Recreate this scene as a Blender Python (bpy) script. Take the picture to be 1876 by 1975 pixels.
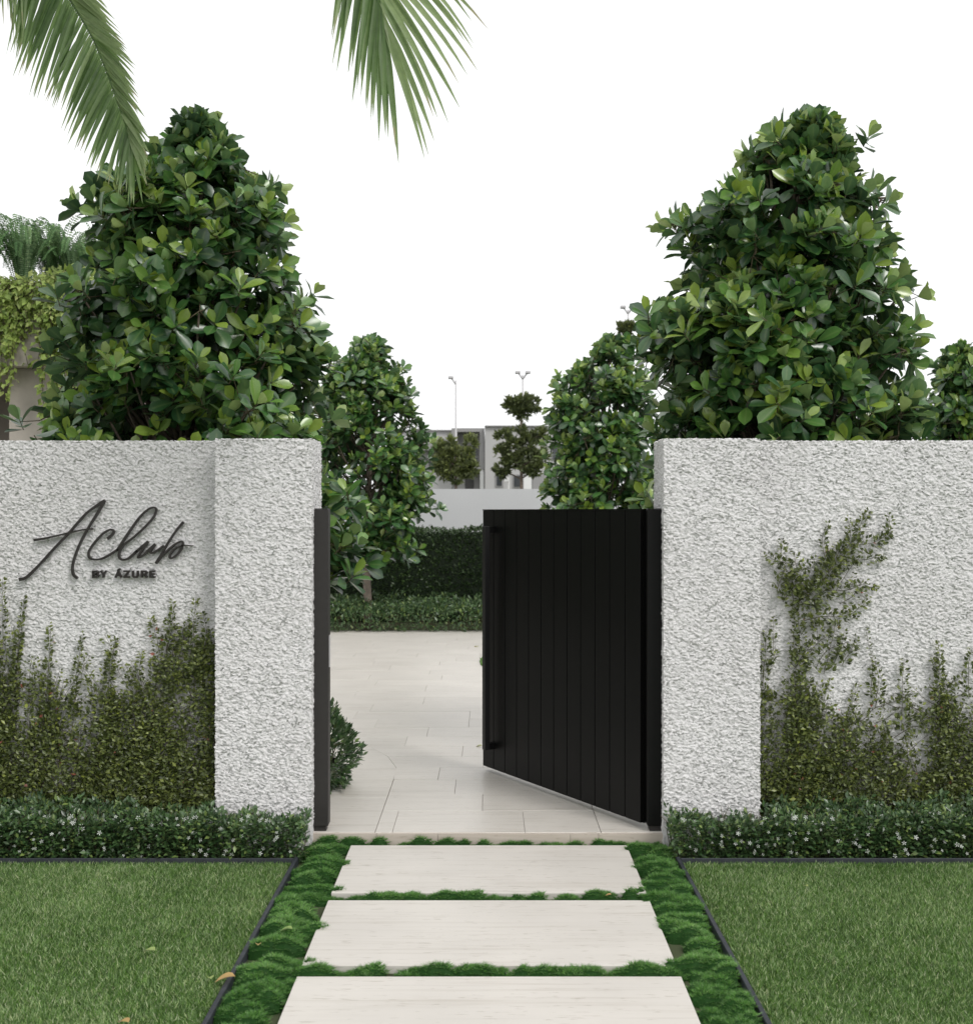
import bpy, math, random
import numpy as np
from mathutils import Vector

random.seed(7)
RNG = np.random.default_rng(7)
scene = bpy.context.scene
for o in list(bpy.data.objects):
    bpy.data.objects.remove(o)

# ------------------------------------------------------------------ camera
F, CU, CV, HE = 2260.0, 941.0, 987.0, 1.6      # focal in photo units, vanishing point, eye height
cam_d = bpy.data.cameras.new('camera')
cam = bpy.data.objects.new('camera', cam_d)
scene.collection.objects.link(cam)
cam.location = (0, 0, HE)
cam.rotation_euler = (math.radians(90), 0, 0)
cam_d.sensor_fit = 'HORIZONTAL'
cam_d.sensor_width = 36
cam_d.lens = F / 1876 * 36
cam_d.shift_x = -3 / 1876
cam_d.clip_end = 3000
cam_d.dof.use_dof = True
cam_d.dof.focus_distance = 5.9
cam_d.dof.aperture_fstop = 5.6
scene.camera = cam

# ------------------------------------------------------------------ sky, sun, exposure
SUN_EL, SUN_AZ = math.radians(46), math.radians(138)   # azimuth clockwise from +Y: right, behind the camera
world = bpy.data.worlds.new('World')
scene.world = world
world.use_nodes = True
wn, wl = world.node_tree.nodes, world.node_tree.links
wn.clear()
w_out = wn.new('ShaderNodeOutputWorld')
w_bg = wn.new('ShaderNodeBackground')
w_sky = wn.new('ShaderNodeTexSky')
w_sky.sky_type = 'NISHITA'
w_sky.sun_disc = False
w_sky.sun_elevation = SUN_EL
w_sky.sun_rotation = SUN_AZ
w_hsv = wn.new('ShaderNodeHueSaturation')
w_hsv.inputs['Saturation'].default_value = 0.10
w_mix = wn.new('ShaderNodeMix')
w_mix.data_type = 'RGBA'
w_mix.inputs[0].default_value = 0.86                    # bright even cloud cover over the sky
w_mix.inputs[7].default_value = (11.2, 11.25, 11.3, 1)
wl.new(w_sky.outputs[0], w_hsv.inputs['Color'])
wl.new(w_hsv.outputs[0], w_mix.inputs[6])
wl.new(w_mix.outputs[2], w_bg.inputs['Color'])
w_bg.inputs['Strength'].default_value = 0.11
wl.new(w_bg.outputs[0], w_out.inputs[0])

sun_d = bpy.data.lights.new('sun', 'SUN')
sun_d.energy = 1.5
sun_d.angle = math.radians(16)
sun_d.color = (1.0, 0.97, 0.93)
sun = bpy.data.objects.new('sun', sun_d)
scene.collection.objects.link(sun)
_sd = Vector((math.sin(SUN_AZ) * math.cos(SUN_EL), math.cos(SUN_AZ) * math.cos(SUN_EL), math.sin(SUN_EL)))
sun.rotation_euler = _sd.to_track_quat('Z', 'Y').to_euler()
sun.location = (6, -6, 12)

scene.view_settings.view_transform = 'Standard'
scene.view_settings.look = 'None'
scene.view_settings.gamma = 1
scene.view_settings.exposure = 0.0
scene.cycles.max_bounces = 8
scene.cycles.transparent_max_bounces = 4


def P(u, v, D):
    """photo unit (u, v) at distance D -> a point in the place"""
    return np.array(((u - CU) * D / F, D, HE - (v - CV) * D / F))


# ------------------------------------------------------------------ helpers
C = scene.collection


def tag(o, label=None, cat=None, group=None, kind=None):
    if label: o['label'] = label
    if cat: o['category'] = cat
    if group: o['group'] = group
    if kind: o['kind'] = kind
    return o


def empty(name, loc, label, cat, group=None):
    o = bpy.data.objects.new(name, None)
    o.empty_display_size = 0.1
    o.location = loc
    C.objects.link(o)
    return tag(o, label, cat, group)


def link(name, me, parent=None):
    o = bpy.data.objects.new(name, me)
    C.objects.link(o)
    if parent is not None:
        o.parent = parent
        if parent.parent is None:
            o.matrix_parent_inverse = parent.matrix_basis.inverted()
        else:
            o.matrix_parent_inverse = (parent.parent.matrix_basis @ parent.matrix_parent_inverse @ parent.matrix_basis).inverted() \
                if False else (parent.matrix_basis).inverted()
    return o


class MB:
    """collects triangles and quads with a per-vertex tint and rib value; builds ONE mesh"""
    def __init__(self):
        self.v, self.t, self.q, self.a, self.m, self.n = [], [], [], [], [], 0

    def add(self, v, tris=None, quads=None, tint=0.5, mid=0.0):
        v = np.asarray(v, dtype=np.float64).reshape(-1, 3)
        k = len(v)
        self.v.append(v)
        if tris is not None and len(tris): self.t.append(np.asarray(tris, dtype=np.int64).reshape(-1, 3) + self.n)
        if quads is not None and len(quads): self.q.append(np.asarray(quads, dtype=np.int64).reshape(-1, 4) + self.n)
        self.a.append(np.broadcast_to(np.asarray(tint, dtype=np.float64), (k,)))
        self.m.append(np.broadcast_to(np.asarray(mid, dtype=np.float64), (k,)))
        self.n += k
        return self

    def box(self, x0, x1, y0, y1, z0, z1, tint=0.5):
        v = [(x, y, z) for z in (z0, z1) for y in (y0, y1) for x in (x0, x1)]
        self.add(v, quads=[(0, 2, 3, 1), (4, 5, 7, 6), (0, 1, 5, 4), (2, 6, 7, 3), (0, 4, 6, 2), (1, 3, 7, 5)], tint=tint)
        return self

    def prism(self, poly, z0, z1, tint=0.5):
        n = len(poly)
        v = [(x, y, z0) for x, y in poly] + [(x, y, z1) for x, y in poly]
        tris = [(n, n + i, n + i + 1) for i in range(1, n - 1)] + [(0, i + 1, i) for i in range(1, n - 1)]
        quads = [(i, (i + 1) % n, n + (i + 1) % n, n + i) for i in range(n)]
        self.add(v, tris, quads, tint)
        return self

    def tube(self, pts, rad, sides=6, tint=0.5, cap=True):
        pts = np.asarray(pts, float)
        n = len(pts)
        rad = np.broadcast_to(np.asarray(rad, float), (n,))
        tan = np.gradient(pts, axis=0)
        tan /= np.linalg.norm(tan, axis=1)[:, None] + 1e-12
        ref = np.array((0.13, 0.27, 0.95)) if abs(tan[:, 2]).mean() < 0.8 else np.array((0.96, 0.2, 0.1))
        a = np.cross(tan, ref); a /= np.linalg.norm(a, axis=1)[:, None] + 1e-12
        b = np.cross(tan, a)
        th = np.arange(sides) * 2 * math.pi / sides
        v = pts[:, None] + rad[:, None, None] * (np.cos(th)[None, :, None] * a[:, None] + np.sin(th)[None, :, None] * b[:, None])
        v = v.reshape(-1, 3)
        q = []
        for i in range(n - 1):
            for j in range(sides):
                k = (j + 1) % sides
                q.append((i * sides + j, i * sides + k, (i + 1) * sides + k, (i + 1) * sides + j))
        t = []
        if cap:
            e = (n - 1) * sides
            t = [(0, j + 1, j) for j in range(1, sides - 1)] + [(e, e + j, e + j + 1) for j in range(1, sides - 1)]
        self.add(v, t, q, tint)
        return self

    def mesh(self, name, mat, smooth=False):
        v = np.concatenate(self.v) if self.v else np.zeros((0, 3))
        t = np.concatenate(self.t) if self.t else np.zeros((0, 3), np.int64)
        q = np.concatenate(self.q) if self.q else np.zeros((0, 4), np.int64)
        me = bpy.data.meshes.new(name)
        me.vertices.add(len(v)); me.vertices.foreach_set('co', v.ravel())
        nl = t.size + q.size
        me.loops.add(nl); me.loops.foreach_set('vertex_index', np.concatenate((t.ravel(), q.ravel())).astype(np.int32))
        ls = np.concatenate((np.arange(len(t)) * 3, t.size + np.arange(len(q)) * 4)).astype(np.int32)
        me.polygons.add(len(ls)); me.polygons.foreach_set('loop_start', ls)
        me.polygons.foreach_set('use_smooth', np.full(len(ls), bool(smooth), dtype=bool))
        at = me.attributes.new('tint', 'FLOAT', 'POINT'); at.data.foreach_set('value', np.concatenate(self.a).astype(np.float32))
        at = me.attributes.new('rib', 'FLOAT', 'POINT'); at.data.foreach_set('value', np.concatenate(self.m).astype(np.float32))
        me.update(calc_edges=True)
        me.materials.append(mat)
        return me

    def build(self, name, mat, parent=None, smooth=False):
        return link(name, self.mesh(name, mat, smooth), parent)


def bevel(o, w=0.004, seg=2):
    m = o.modifiers.new('bevel', 'BEVEL'); m.width = w; m.segments = seg; m.limit_method = 'ANGLE'
    return o


# numpy value noise ---------------------------------------------------------
def _hash(ix, iy, iz, s):
    h = (ix * 374761393 + iy * 668265263 + iz * 2147483647 + s * 1274126177) & 0xFFFFFFFF
    h = ((h ^ (h >> 13)) * 1274126177) & 0xFFFFFFFF
    h = h ^ (h >> 16)
    return (h & 0xFFFFFF) / float(0xFFFFFF)


def vnoise(p, seed=0):
    p = np.asarray(p, float)
    i = np.floor(p).astype(np.int64)
    f = p - i
    f = f * f * (3 - 2 * f)
    r = 0
    for dx in (0, 1):
        wx = f[:, 0] if dx else 1 - f[:, 0]
        for dy in (0, 1):
            wy = f[:, 1] if dy else 1 - f[:, 1]
            for dz in (0, 1):
                wz = f[:, 2] if dz else 1 - f[:, 2]
                r = r + wx * wy * wz * _hash(i[:, 0] + dx, i[:, 1] + dy, i[:, 2] + dz, seed)
    return r * 2 - 1


# ------------------------------------------------------------------ materials
def newmat(name):
    m = bpy.data.materials.new(name)
    m.use_nodes = True
    n, l = m.node_tree.nodes, m.node_tree.links
    return m, n, l, n['Principled BSDF']


def ramp(n, stops, interp='LINEAR'):
    r = n.new('ShaderNodeValToRGB')
    r.color_ramp.interpolation = interp
    e = r.color_ramp.elements
    while len(e) < len(stops): e.new(0.5)
    for k, (p, c) in zip(e, stops):
        k.position = p; k.color = (*c, 1)
    return r


def leaf_mat(name, stops, rough=0.4, trans=0.18, back=1.5, spec=0.5, ribmix=0.25):
    m, n, l, b = newmat(name)
    at = n.new('ShaderNodeAttribute'); at.attribute_name = 'tint'
    rb = n.new('ShaderNodeAttribute'); rb.attribute_name = 'rib'
    r = ramp(n, stops)
    l.new(at.outputs['Fac'], r.inputs[0])
    geo = n.new('ShaderNodeNewGeometry')
    # paler underside
    pale = n.new('ShaderNodeMix'); pale.data_type = 'RGBA'; pale.blend_type = 'MIX'
    hs = n.new('ShaderNodeHueSaturation'); hs.inputs['Value'].default_value = back; hs.inputs['Saturation'].default_value = 0.75
    l.new(r.outputs[0], hs.inputs['Color'])
    l.new(geo.outputs['Backfacing'], pale.inputs[0]); l.new(r.outputs[0], pale.inputs[6]); l.new(hs.outputs[0], pale.inputs[7])
    # pale rib
    pw = n.new('ShaderNodeMath'); pw.operation = 'POWER'; pw.inputs[1].default_value = 7
    l.new(rb.outputs['Fac'], pw.inputs[0])
    mu = n.new('ShaderNodeMath'); mu.operation = 'MULTIPLY'; mu.inputs[1].default_value = ribmix
    l.new(pw.outputs[0], mu.inputs[0])
    rib = n.new('ShaderNodeMix'); rib.data_type = 'RGBA'
    l.new(mu.outputs[0], rib.inputs[0]); l.new(pale.outputs[2], rib.inputs[6]); rib.inputs[7].default_value = (0.32, 0.42, 0.16, 1)
    # mottling
    tc = n.new('ShaderNodeTexCoord'); nz = n.new('ShaderNodeTexNoise'); nz.inputs['Scale'].default_value = 30
    l.new(tc.outputs['Object'], nz.inputs['Vector'])
    mr = n.new('ShaderNodeMapRange'); mr.inputs[3].default_value = 0.75; mr.inputs[4].default_value = 1.25
    l.new(nz.outputs[0], mr.inputs[0])
    h2 = n.new('ShaderNodeHueSaturation'); l.new(rib.outputs[2], h2.inputs['Color']); l.new(mr.outputs[0], h2.inputs['Value'])
    l.new(h2.outputs[0], b.inputs['Base Color'])
    b.inputs['Roughness'].default_value = rough
    b.inputs['Specular IOR Level'].default_value = spec
    tr = n.new('ShaderNodeBsdfTranslucent')
    h3 = n.new('ShaderNodeHueSaturation'); h3.inputs['Value'].default_value = 1.7; h3.inputs['Hue'].default_value = 0.485
    l.new(h2.outputs[0], h3.inputs['Color']); l.new(h3.outputs[0], tr.inputs['Color'])
    mx = n.new('ShaderNodeMixShader'); mx.inputs[0].default_value = trans
    l.new(b.outputs[0], mx.inputs[1]); l.new(tr.outputs[0], mx.inputs[2])
    l.new(mx.outputs[0], n['Material Output'].inputs['Surface'])
    return m


def plain_mat(name, col, rough=0.6, spec=0.5, noise=0.08, nscale=8.0, bump=0.0, bscale=60.0, metal=0.0):
    m, n, l, b = newmat(name)
    tc = n.new('ShaderNodeTexCoord'); nz = n.new('ShaderNodeTexNoise')
    nz.inputs['Scale'].default_value = nscale; nz.inputs['Detail'].default_value = 6
    l.new(tc.outputs['Object'], nz.inputs['Vector'])
    mr = n.new('ShaderNodeMapRange'); mr.inputs[1].default_value = 0.3; mr.inputs[2].default_value = 0.7
    mr.inputs[3].default_value = 1 - noise; mr.inputs[4].default_value = 1 + noise
    l.new(nz.outputs[0], mr.inputs[0])
    h = n.new('ShaderNodeHueSaturation'); h.inputs['Color'].default_value = (*col, 1)
    l.new(mr.outputs[0], h.inputs['Value']); l.new(h.outputs[0], b.inputs['Base Color'])
    b.inputs['Roughness'].default_value = rough; b.inputs['Specular IOR Level'].default_value = spec
    b.inputs['Metallic'].default_value = metal
    if bump:
        n2 = n.new('ShaderNodeTexNoise'); n2.inputs['Scale'].default_value = bscale; n2.inputs['Detail'].default_value = 5
        l.new(tc.outputs['Object'], n2.inputs['Vector'])
        bp = n.new('ShaderNodeBump'); bp.inputs['Strength'].default_value = bump; bp.inputs['Distance'].default_value = 0.01
        l.new(n2.outputs[0], bp.inputs['Height']); l.new(bp.outputs[0], b.inputs['Normal'])
    return m


def plaster_mat():
    m, n, l, b = newmat('rough_plaster')
    tc = n.new('ShaderNodeTexCoord')
    mp = n.new('ShaderNodeMapping'); mp.inputs['Rotation'].default_value = (0, -0.32, 0); mp.inputs['Scale'].default_value = (1, 1, 1.6)
    l.new(tc.outputs['Object'], mp.inputs['Vector'])
    n1 = n.new('ShaderNodeTexNoise'); n1.inputs['Scale'].default_value = 84; n1.inputs['Detail'].default_value = 4; n1.inputs['Roughness'].default_value = 0.6
    n1.inputs['Distortion'].default_value = 0.6
    l.new(mp.outputs[0], n1.inputs['Vector'])
    bp = n.new('ShaderNodeBump'); rg = ramp(n, [(0.32, (0, 0, 0)), (0.62, (1, 1, 1))])
    l.new(n1.outputs[0], rg.inputs[0])
    bp.inputs['Strength'].default_value = 0.5; bp.inputs['Distance'].default_value = 0.006
    l.new(rg.outputs[0], bp.inputs['Height']); l.new(bp.outputs[0], b.inputs['Normal'])
    n2 = n.new('ShaderNodeTexNoise'); n2.inputs['Scale'].default_value = 1.6; n2.inputs['Detail'].default_value = 4
    l.new(tc.outputs['Object'], n2.inputs['Vector'])
    r = ramp(n, [(0.3, (0.705, 0.693, 0.693)), (0.7, (0.775, 0.767, 0.77))])
    l.new(n2.outputs[0], r.inputs[0]); l.new(r.outputs[0], b.inputs['Base Color'])
    b.inputs['Roughness'].default_value = 0.95; b.inputs['Specular IOR Level'].default_value = 0.15
    return m


def travertine_mat(name, base, rough=0.42):
    m, n, l, b = newmat(name)
    tc = n.new('ShaderNodeTexCoord'); oi = n.new('ShaderNodeObjectInfo')
    sc = n.new('ShaderNodeVectorMath'); sc.operation = 'SCALE'; sc.inputs['Scale'].default_value = 9.0
    cmb = n.new('ShaderNodeCombineXYZ')
    l.new(oi.outputs['Random'], cmb.inputs[0]); l.new(oi.outputs['Random'], cmb.inputs[1])
    l.new(cmb.outputs[0], sc.inputs[0])
    ad = n.new('ShaderNodeVectorMath'); ad.operation = 'ADD'
    geo = n.new('ShaderNodeNewGeometry')
    l.new(geo.outputs['Position'], ad.inputs[0]); l.new(sc.outputs[0], ad.inputs[1])
    mp = n.new('ShaderNodeMapping'); mp.inputs['Scale'].default_value = (0.9, 22, 22)
    l.new(ad.outputs[0], mp.inputs['Vector'])
    n1 = n.new('ShaderNodeTexNoise'); n1.inputs['Scale'].default_value = 1.6; n1.inputs['Detail'].default_value = 7; n1.inputs['Roughness'].default_value = 0.62
    n1.inputs['Distortion'].default_value = 0.5
    l.new(mp.outputs[0], n1.inputs['Vector'])
    d = tuple(c * 0.86 for c in base); hi = tuple(min(1, c * 1.03) for c in base)
    r = ramp(n, [(0.30, (d[0], d[1] * 0.98, d[2] * 0.95)), (0.48, base), (0.70, hi)])
    l.new(n1.outputs[0], r.inputs[0])
    # blotches
    n3 = n.new('ShaderNodeTexNoise'); n3.inputs['Scale'].default_value = 2.3; n3.inputs['Detail'].default_value = 4
    l.new(ad.outputs[0], n3.inputs['Vector'])
    mr = n.new('ShaderNodeMapRange'); mr.inputs[1].default_value = 0.3; mr.inputs[2].default_value = 0.7; mr.inputs[3].default_value = 0.95; mr.inputs[4].default_value = 1.04
    l.new(n3.outputs[0], mr.inputs[0])
    # small pits drawn out along the grain
    mp2 = n.new('ShaderNodeMapping'); mp2.inputs['Scale'].default_value = (14, 90, 90)
    l.new(ad.outputs[0], mp2.inputs['Vector'])
    n2 = n.new('ShaderNodeTexNoise'); n2.inputs['Scale'].default_value = 1.0; n2.inputs['Detail'].default_value = 3
    l.new(mp2.outputs[0], n2.inputs['Vector'])
    pr = ramp(n, [(0.30, (0.72, 0.70, 0.66)), (0.38, (1, 1, 1))])
    l.new(n2.outputs[0], pr.inputs[0])
    mul = n.new('ShaderNodeMix'); mul.data_type = 'RGBA'; mul.blend_type = 'MULTIPLY'; mul.inputs[0].default_value = 0.75
    l.new(r.outputs[0], mul.inputs[6]); l.new(pr.outputs[0], mul.inputs[7])
    h = n.new('ShaderNodeHueSaturation'); l.new(mul.outputs[2], h.inputs['Color'])
    rv = n.new('ShaderNodeMapRange'); rv.inputs[3].default_value = 0.985; rv.inputs[4].default_value = 1.012
    l.new(oi.outputs['Random'], rv.inputs[0])
    mm = n.new('ShaderNodeMath'); mm.operation = 'MULTIPLY'; l.new(mr.outputs[0], mm.inputs[0]); l.new(rv.outputs[0], mm.inputs[1])
    l.new(mm.outputs[0], h.inputs['Value']); l.new(h.outputs[0], b.inputs['Base Color'])
    bp = n.new('ShaderNodeBump'); bp.inputs['Strength'].default_value = 0.12; bp.inputs['Distance'].default_value = 0.003
    l.new(n2.outputs[0], bp.inputs['Height']); l.new(bp.outputs[0], b.inputs['Normal'])
    rr = n.new('ShaderNodeMapRange'); rr.inputs[3].default_value = rough - 0.1; rr.inputs[4].default_value = rough + 0.15
    l.new(n1.outputs[0], rr.inputs[0]); l.new(rr.outputs[0], b.inputs['Roughness'])
    return m


M = {}
M['plaster'] = plaster_mat()
M['trav'] = travertine_mat('travertine', (0.635, 0.60, 0.552), 0.36)
M['trav_step'] = travertine_mat('travertine_step', (0.605, 0.572, 0.53), 0.5)
M['riser'] = travertine_mat('travertine_shaded_edge', (0.52, 0.46, 0.40), 0.6)  # darker tan travertine: shading of the upright face put into the colour
M['grout'] = plain_mat('grout', (0.46, 0.43, 0.385), 0.9)
M['soil'] = plain_mat('garden_soil', (0.045, 0.038, 0.026), 0.95, noise=0.4, nscale=20, bump=0.8, bscale=90)
M['gate'] = plain_mat('black_powder_coat', (0.0054, 0.0055, 0.0053), 0.45, 0.16, noise=0.06, nscale=30)
M['post'] = plain_mat('lit_powder_coat', (0.034, 0.0315, 0.030), 0.5, 0.3, noise=0.06, nscale=30)  # gate paint made lighter: light on the camera-facing post put into the colour
M['handle'] = plain_mat('lit_handle_coat', (0.013, 0.013, 0.0135), 0.4, 0.4, noise=0.06, nscale=30)  # lighter than the gate coat, so the bar's lit edge is painted in
M['bronze'] = plain_mat('dark_bronze', (0.018, 0.0145, 0.012), 0.45, 0.5, noise=0.2, nscale=40)
M['steel'] = plain_mat('painted_steel_edging', (0.036, 0.040, 0.048), 0.5, 0.35, noise=0.25, nscale=25, bump=0.15, bscale=120)
M['render_wall'] = plain_mat('smooth_render', (0.66, 0.665, 0.68), 0.9, 0.2, noise=0.03, nscale=1.2)
M['concrete'] = plain_mat('raw_concrete', (0.44, 0.40, 0.355), 0.85, 0.3, noise=0.14, nscale=5, bump=0.2, bscale=40)
M['taupe'] = plain_mat('taupe_wall', (0.24, 0.21, 0.19), 0.85, 0.3, noise=0.1, nscale=3)
M['house_light'] = plain_mat('house_render_light', (0.47, 0.465, 0.46), 0.85, 0.2, noise=0.04, nscale=0.8)
M['house_grey'] = plain_mat('house_render_grey', (0.33, 0.325, 0.325), 0.85, 0.2, noise=0.04, nscale=0.8)
M['house_white'] = plain_mat('house_white', (0.8, 0.8, 0.79), 0.8, 0.2, noise=0.02)
M['house_dark'] = plain_mat('house_dark', (0.09, 0.088, 0.088), 0.6, 0.4, noise=0.1)
M['glass'] = plain_mat('window_glass', (0.045, 0.05, 0.055), 0.12, 0.6, noise=0.05)
M['lamp_metal'] = plain_mat('galvanised_pole', (0.55, 0.54, 0.55), 0.5, 0.5, noise=0.05)
M['bark'] = plain_mat('grey_bark', (0.16, 0.13, 0.105), 0.9, 0.2, noise=0.3, nscale=25, bump=0.5, bscale=60)
M['trunk'] = plain_mat('pale_trunk_bark', (0.30, 0.25, 0.21), 0.9, 0.2, noise=0.2, nscale=18, bump=0.3, bscale=60)
M['twig'] = plain_mat('twig', (0.10, 0.085, 0.05), 0.8, 0.3, noise=0.3, nscale=30)
M['palm_bark'] = plain_mat('palm_bark', (0.22, 0.19, 0.15), 0.9, 0.2, noise=0.3, nscale=12, bump=0.6, bscale=30)
M['petal'] = plain_mat('white_petal', (0.62, 0.65, 0.60), 0.6, 0.3, noise=0.03)
M['flower_eye'] = plain_mat('flower_eye', (0.6, 0.55, 0.2), 0.6, 0.3)

M['clusia'] = leaf_mat('clusia_leaf', [(0.0, (0.013, 0.044, 0.015)), (0.3, (0.024, 0.080, 0.026)), (0.6, (0.054, 0.148, 0.034)), (0.82, (0.122, 0.25, 0.042)), (1.0, (0.24, 0.34, 0.05))],
                       rough=0.30, trans=0.14, back=1.3, spec=0.95)
M['palm'] = leaf_mat('palm_leaflet', [(0.0, (0.065, 0.13, 0.036)), (0.5, (0.135, 0.225, 0.075)), (0.9, (0.26, 0.34, 0.16)), (1.0, (0.36, 0.32, 0.19))],
                     rough=0.45, trans=0.45, back=1.2, ribmix=0.2)
M['jasmine'] = leaf_mat('small_shrub_leaf', [(0.0, (0.010, 0.032, 0.010)), (0.5, (0.034, 0.082, 0.026)), (0.85, (0.095, 0.17, 0.06)), (1.0, (0.20, 0.27, 0.07))],
                        rough=0.34, trans=0.12, back=1.5, spec=0.7)
M['vine'] = leaf_mat('climber_leaf', [(0.0, (0.026, 0.036, 0.011)), (0.45, (0.085, 0.112, 0.026)), (0.8, (0.18, 0.21, 0.058)), (0.93, (0.21, 0.25, 0.04)), (1.0, (0.33, 0.10, 0.075))],
                     rough=0.36, trans=0.12, back=1.3, spec=0.5)
M['pothos'] = leaf_mat('trailing_vine_leaf', [(0.0, (0.13, 0.21, 0.035)), (0.5, (0.25, 0.34, 0.075)), (1.0, (0.42, 0.46, 0.17))], rough=0.5, trans=0.25, back=1.2)
M['fern'] = leaf_mat('fern_leaf', [(0.0, (0.05, 0.125, 0.045)), (0.6, (0.115, 0.225, 0.085)), (1.0, (0.22, 0.34, 0.14))], spec=0.25, rough=0.6, trans=0.25, back=1.2)
M['hedge'] = leaf_mat('hedge_leaf', [(0.0, (0.016, 0.040, 0.012)), (0.6, (0.040, 0.080, 0.022)), (1.0, (0.085, 0.14, 0.042))], rough=0.42, trans=0.08, back=1.3)
M['needle'] = leaf_mat('street_tree_leaf', [(0.0, (0.055, 0.08, 0.028)), (0.5, (0.11, 0.14, 0.04)), (1.0, (0.22, 0.26, 0.06))], rough=0.6, trans=0.15, back=1.2)
M['grass'] = leaf_mat('lawn_blade', [(0.0, (0.045, 0.105, 0.014)), (0.5, (0.125, 0.26, 0.048)), (0.85, (0.28, 0.43, 0.14)), (1.0, (0.58, 0.62, 0.36))], rough=0.55, trans=0.25, back=1.1, ribmix=0, spec=0.22)
M['moss'] = leaf_mat('tufted_grass_blade', [(0.0, (0.016, 0.060, 0.010)), (0.5, (0.080, 0.235, 0.034)), (0.9, (0.19, 0.39, 0.085)), (1.0, (0.32, 0.50, 0.16))], rough=0.65, trans=0.25, back=1.05, ribmix=0, spec=0.15)
M['dry'] = leaf_mat('fallen_leaf', [(0.0, (0.50, 0.30, 0.12)), (0.5, (0.45, 0.42, 0.16)), (1.0, (0.30, 0.42, 0.14))], rough=0.6, trans=0.2, back=1.1)


# ------------------------------------------------------------------ leaf templates
def leaf_template(kind='obovate', nseg=5, fold=0.10, curl=0.10):
    """unit leaf along +Y, face up +Z; returns verts, tris, rib"""
    v, t, rib = [(0, 0, 0)], [], [1.0]
    rows = []
    for i in range(1, nseg):
        s = i / nseg
        if kind == 'obovate':
            w = 0.30 * math.sin(math.pi * min(1, s ** 1.25)) ** 0.62 * (0.6 + 0.5 * s)
        elif kind == 'lance':
            w = 0.16 * math.sin(math.pi * s ** 0.85) ** 0.8
        else:
            w = 0.30 * math.sin(math.pi * s ** 0.8) ** 0.75
        z = -curl * s * s
        k = len(v)
        v += [(-w, s, z + fold * w * 2), (0, s, z), (w, s, z + fold * w * 2)]
        rib += [0.0, 1.0, 0.0]
        rows.append(k)
    v.append((0, 1.0, -curl)); rib.append(0.6)
    e = len(v) - 1
    k = rows[0]
    t += [(0, k + 1, k), (0, k + 2, k + 1)]
    for a, b in zip(rows[:-1], rows[1:]):
        t += [(a, a + 1, b + 1), (a, b + 1, b), (a + 1, a + 2, b + 2), (a + 1, b + 2, b + 1)]
    k = rows[-1]
    t += [(k, k + 1, e), (k + 1, k + 2, e)]
    return np.array(v, float), np.array(t), np.array(rib)


T_OB = leaf_template('obovate', 6, 0.14, 0.12)
T_OB2 = leaf_template('obovate', 6, 0.22, -0.06)
T_OBN = leaf_template('obovate', 5, 0.14, 0.12)
T_OB2N = leaf_template('obovate', 5, 0.22, -0.06)
T_OBL = leaf_template('obovate', 3, 0.14, 0.12)
T_OB2L = leaf_template('obovate', 3, 0.22, -0.06)
T_SM = leaf_template('lance', 2, 0.2, 0.1)
T_OV = leaf_template('ovate', 2, 0.2, 0.12)


def norm(a):
    a = np.asarray(a, float)
    return a / (np.linalg.norm(a, axis=-1, keepdims=True) + 1e-12)


def frames(d, nrm):
    """columns: side, along, normal"""
    d = norm(d)
    nrm = nrm - (nrm * d).sum(-1, keepdims=True) * d
    nrm = norm(nrm)
    s = np.cross(d, nrm)
    return np.stack((s, d, nrm), axis=-1)


def scatter(mb, tpl, pos, d, nrm, size, tint, wid=1.0):
    v, t, rib = tpl
    n = len(pos)
    if n == 0: return
    R = frames(d, nrm)
    vv = v[None] * np.broadcast_to(np.asarray(size, float), (n,))[:, None, None]
    vv = vv * np.array((1, 1, 1.0))[None, None]
    if np.ndim(wid) or wid != 1.0:
        vv = vv.copy(); vv[:, :, 0] *= np.broadcast_to(np.asarray(wid, float), (n,))[:, None]
    w = np.einsum('nij,nkj->nki', R, vv) + pos[:, None]
    tt = (t[None] + (np.arange(n) * len(v))[:, None, None]).reshape(-1, 3)
    mb.add(w.reshape(-1, 3), tt, None, np.repeat(np.broadcast_to(tint, (n,)), len(v)), np.tile(rib, n))


def rdir(n, rng=RNG):
    return norm(rng.normal(size=(n, 3)))


# ------------------------------------------------------------------ GROUND
Z_L = -0.04        # level of stepping stones and lawn
g = MB()
g.add([(-900, -60, Z_L - 0.03), (900, -60, Z_L - 0.03), (900, 1800, Z_L - 0.03), (-900, 1800, Z_L - 0.03)], quads=[(0, 1, 2, 3)])
mg, n_, l_, b_ = newmat('ground_earth')
tc = n_.new('ShaderNodeTexCoord'); nz = n_.new('ShaderNodeTexNoise'); nz.inputs['Scale'].default_value = 3; nz.inputs['Detail'].default_value = 8
l_.new(tc.outputs['Object'], nz.inputs['Vector'])
rr_ = ramp(n_, [(0.3, (0.035, 0.045, 0.018)), (0.7, (0.06, 0.075, 0.03))]); l_.new(nz.outputs[0], rr_.inputs[0]); l_.new(rr_.outputs[0], b_.inputs['Base Color'])
b_.inputs['Roughness'].default_value = 0.95
tag(g.build('ground', mg), kind='structure')

# far road and kerb beyond the garden wall
rd = MB(); rd.box(-80, 80, 26, 36, -0.3, 0.02)
tag(rd.build('road', plain_mat('asphalt', (0.06, 0.06, 0.062), 0.9, noise=0.15, nscale=3)), kind='structure')

# ------------------------------------------------------------------ PAVING (entrance strip and court)
Y0 = 5.85
XLY = np.array([0, 7.29, 7.667, 7.97, 8.12, 8.6, 9.2, 10.0, 11.5, 13.0, 14.5, 15.8])
XLX = np.array([0.565, 0.565, 0.656, 0.796, 0.884, 1.25, 1.85, 2.5, 3.2, 3.4, 3.4, 3.4])


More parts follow.
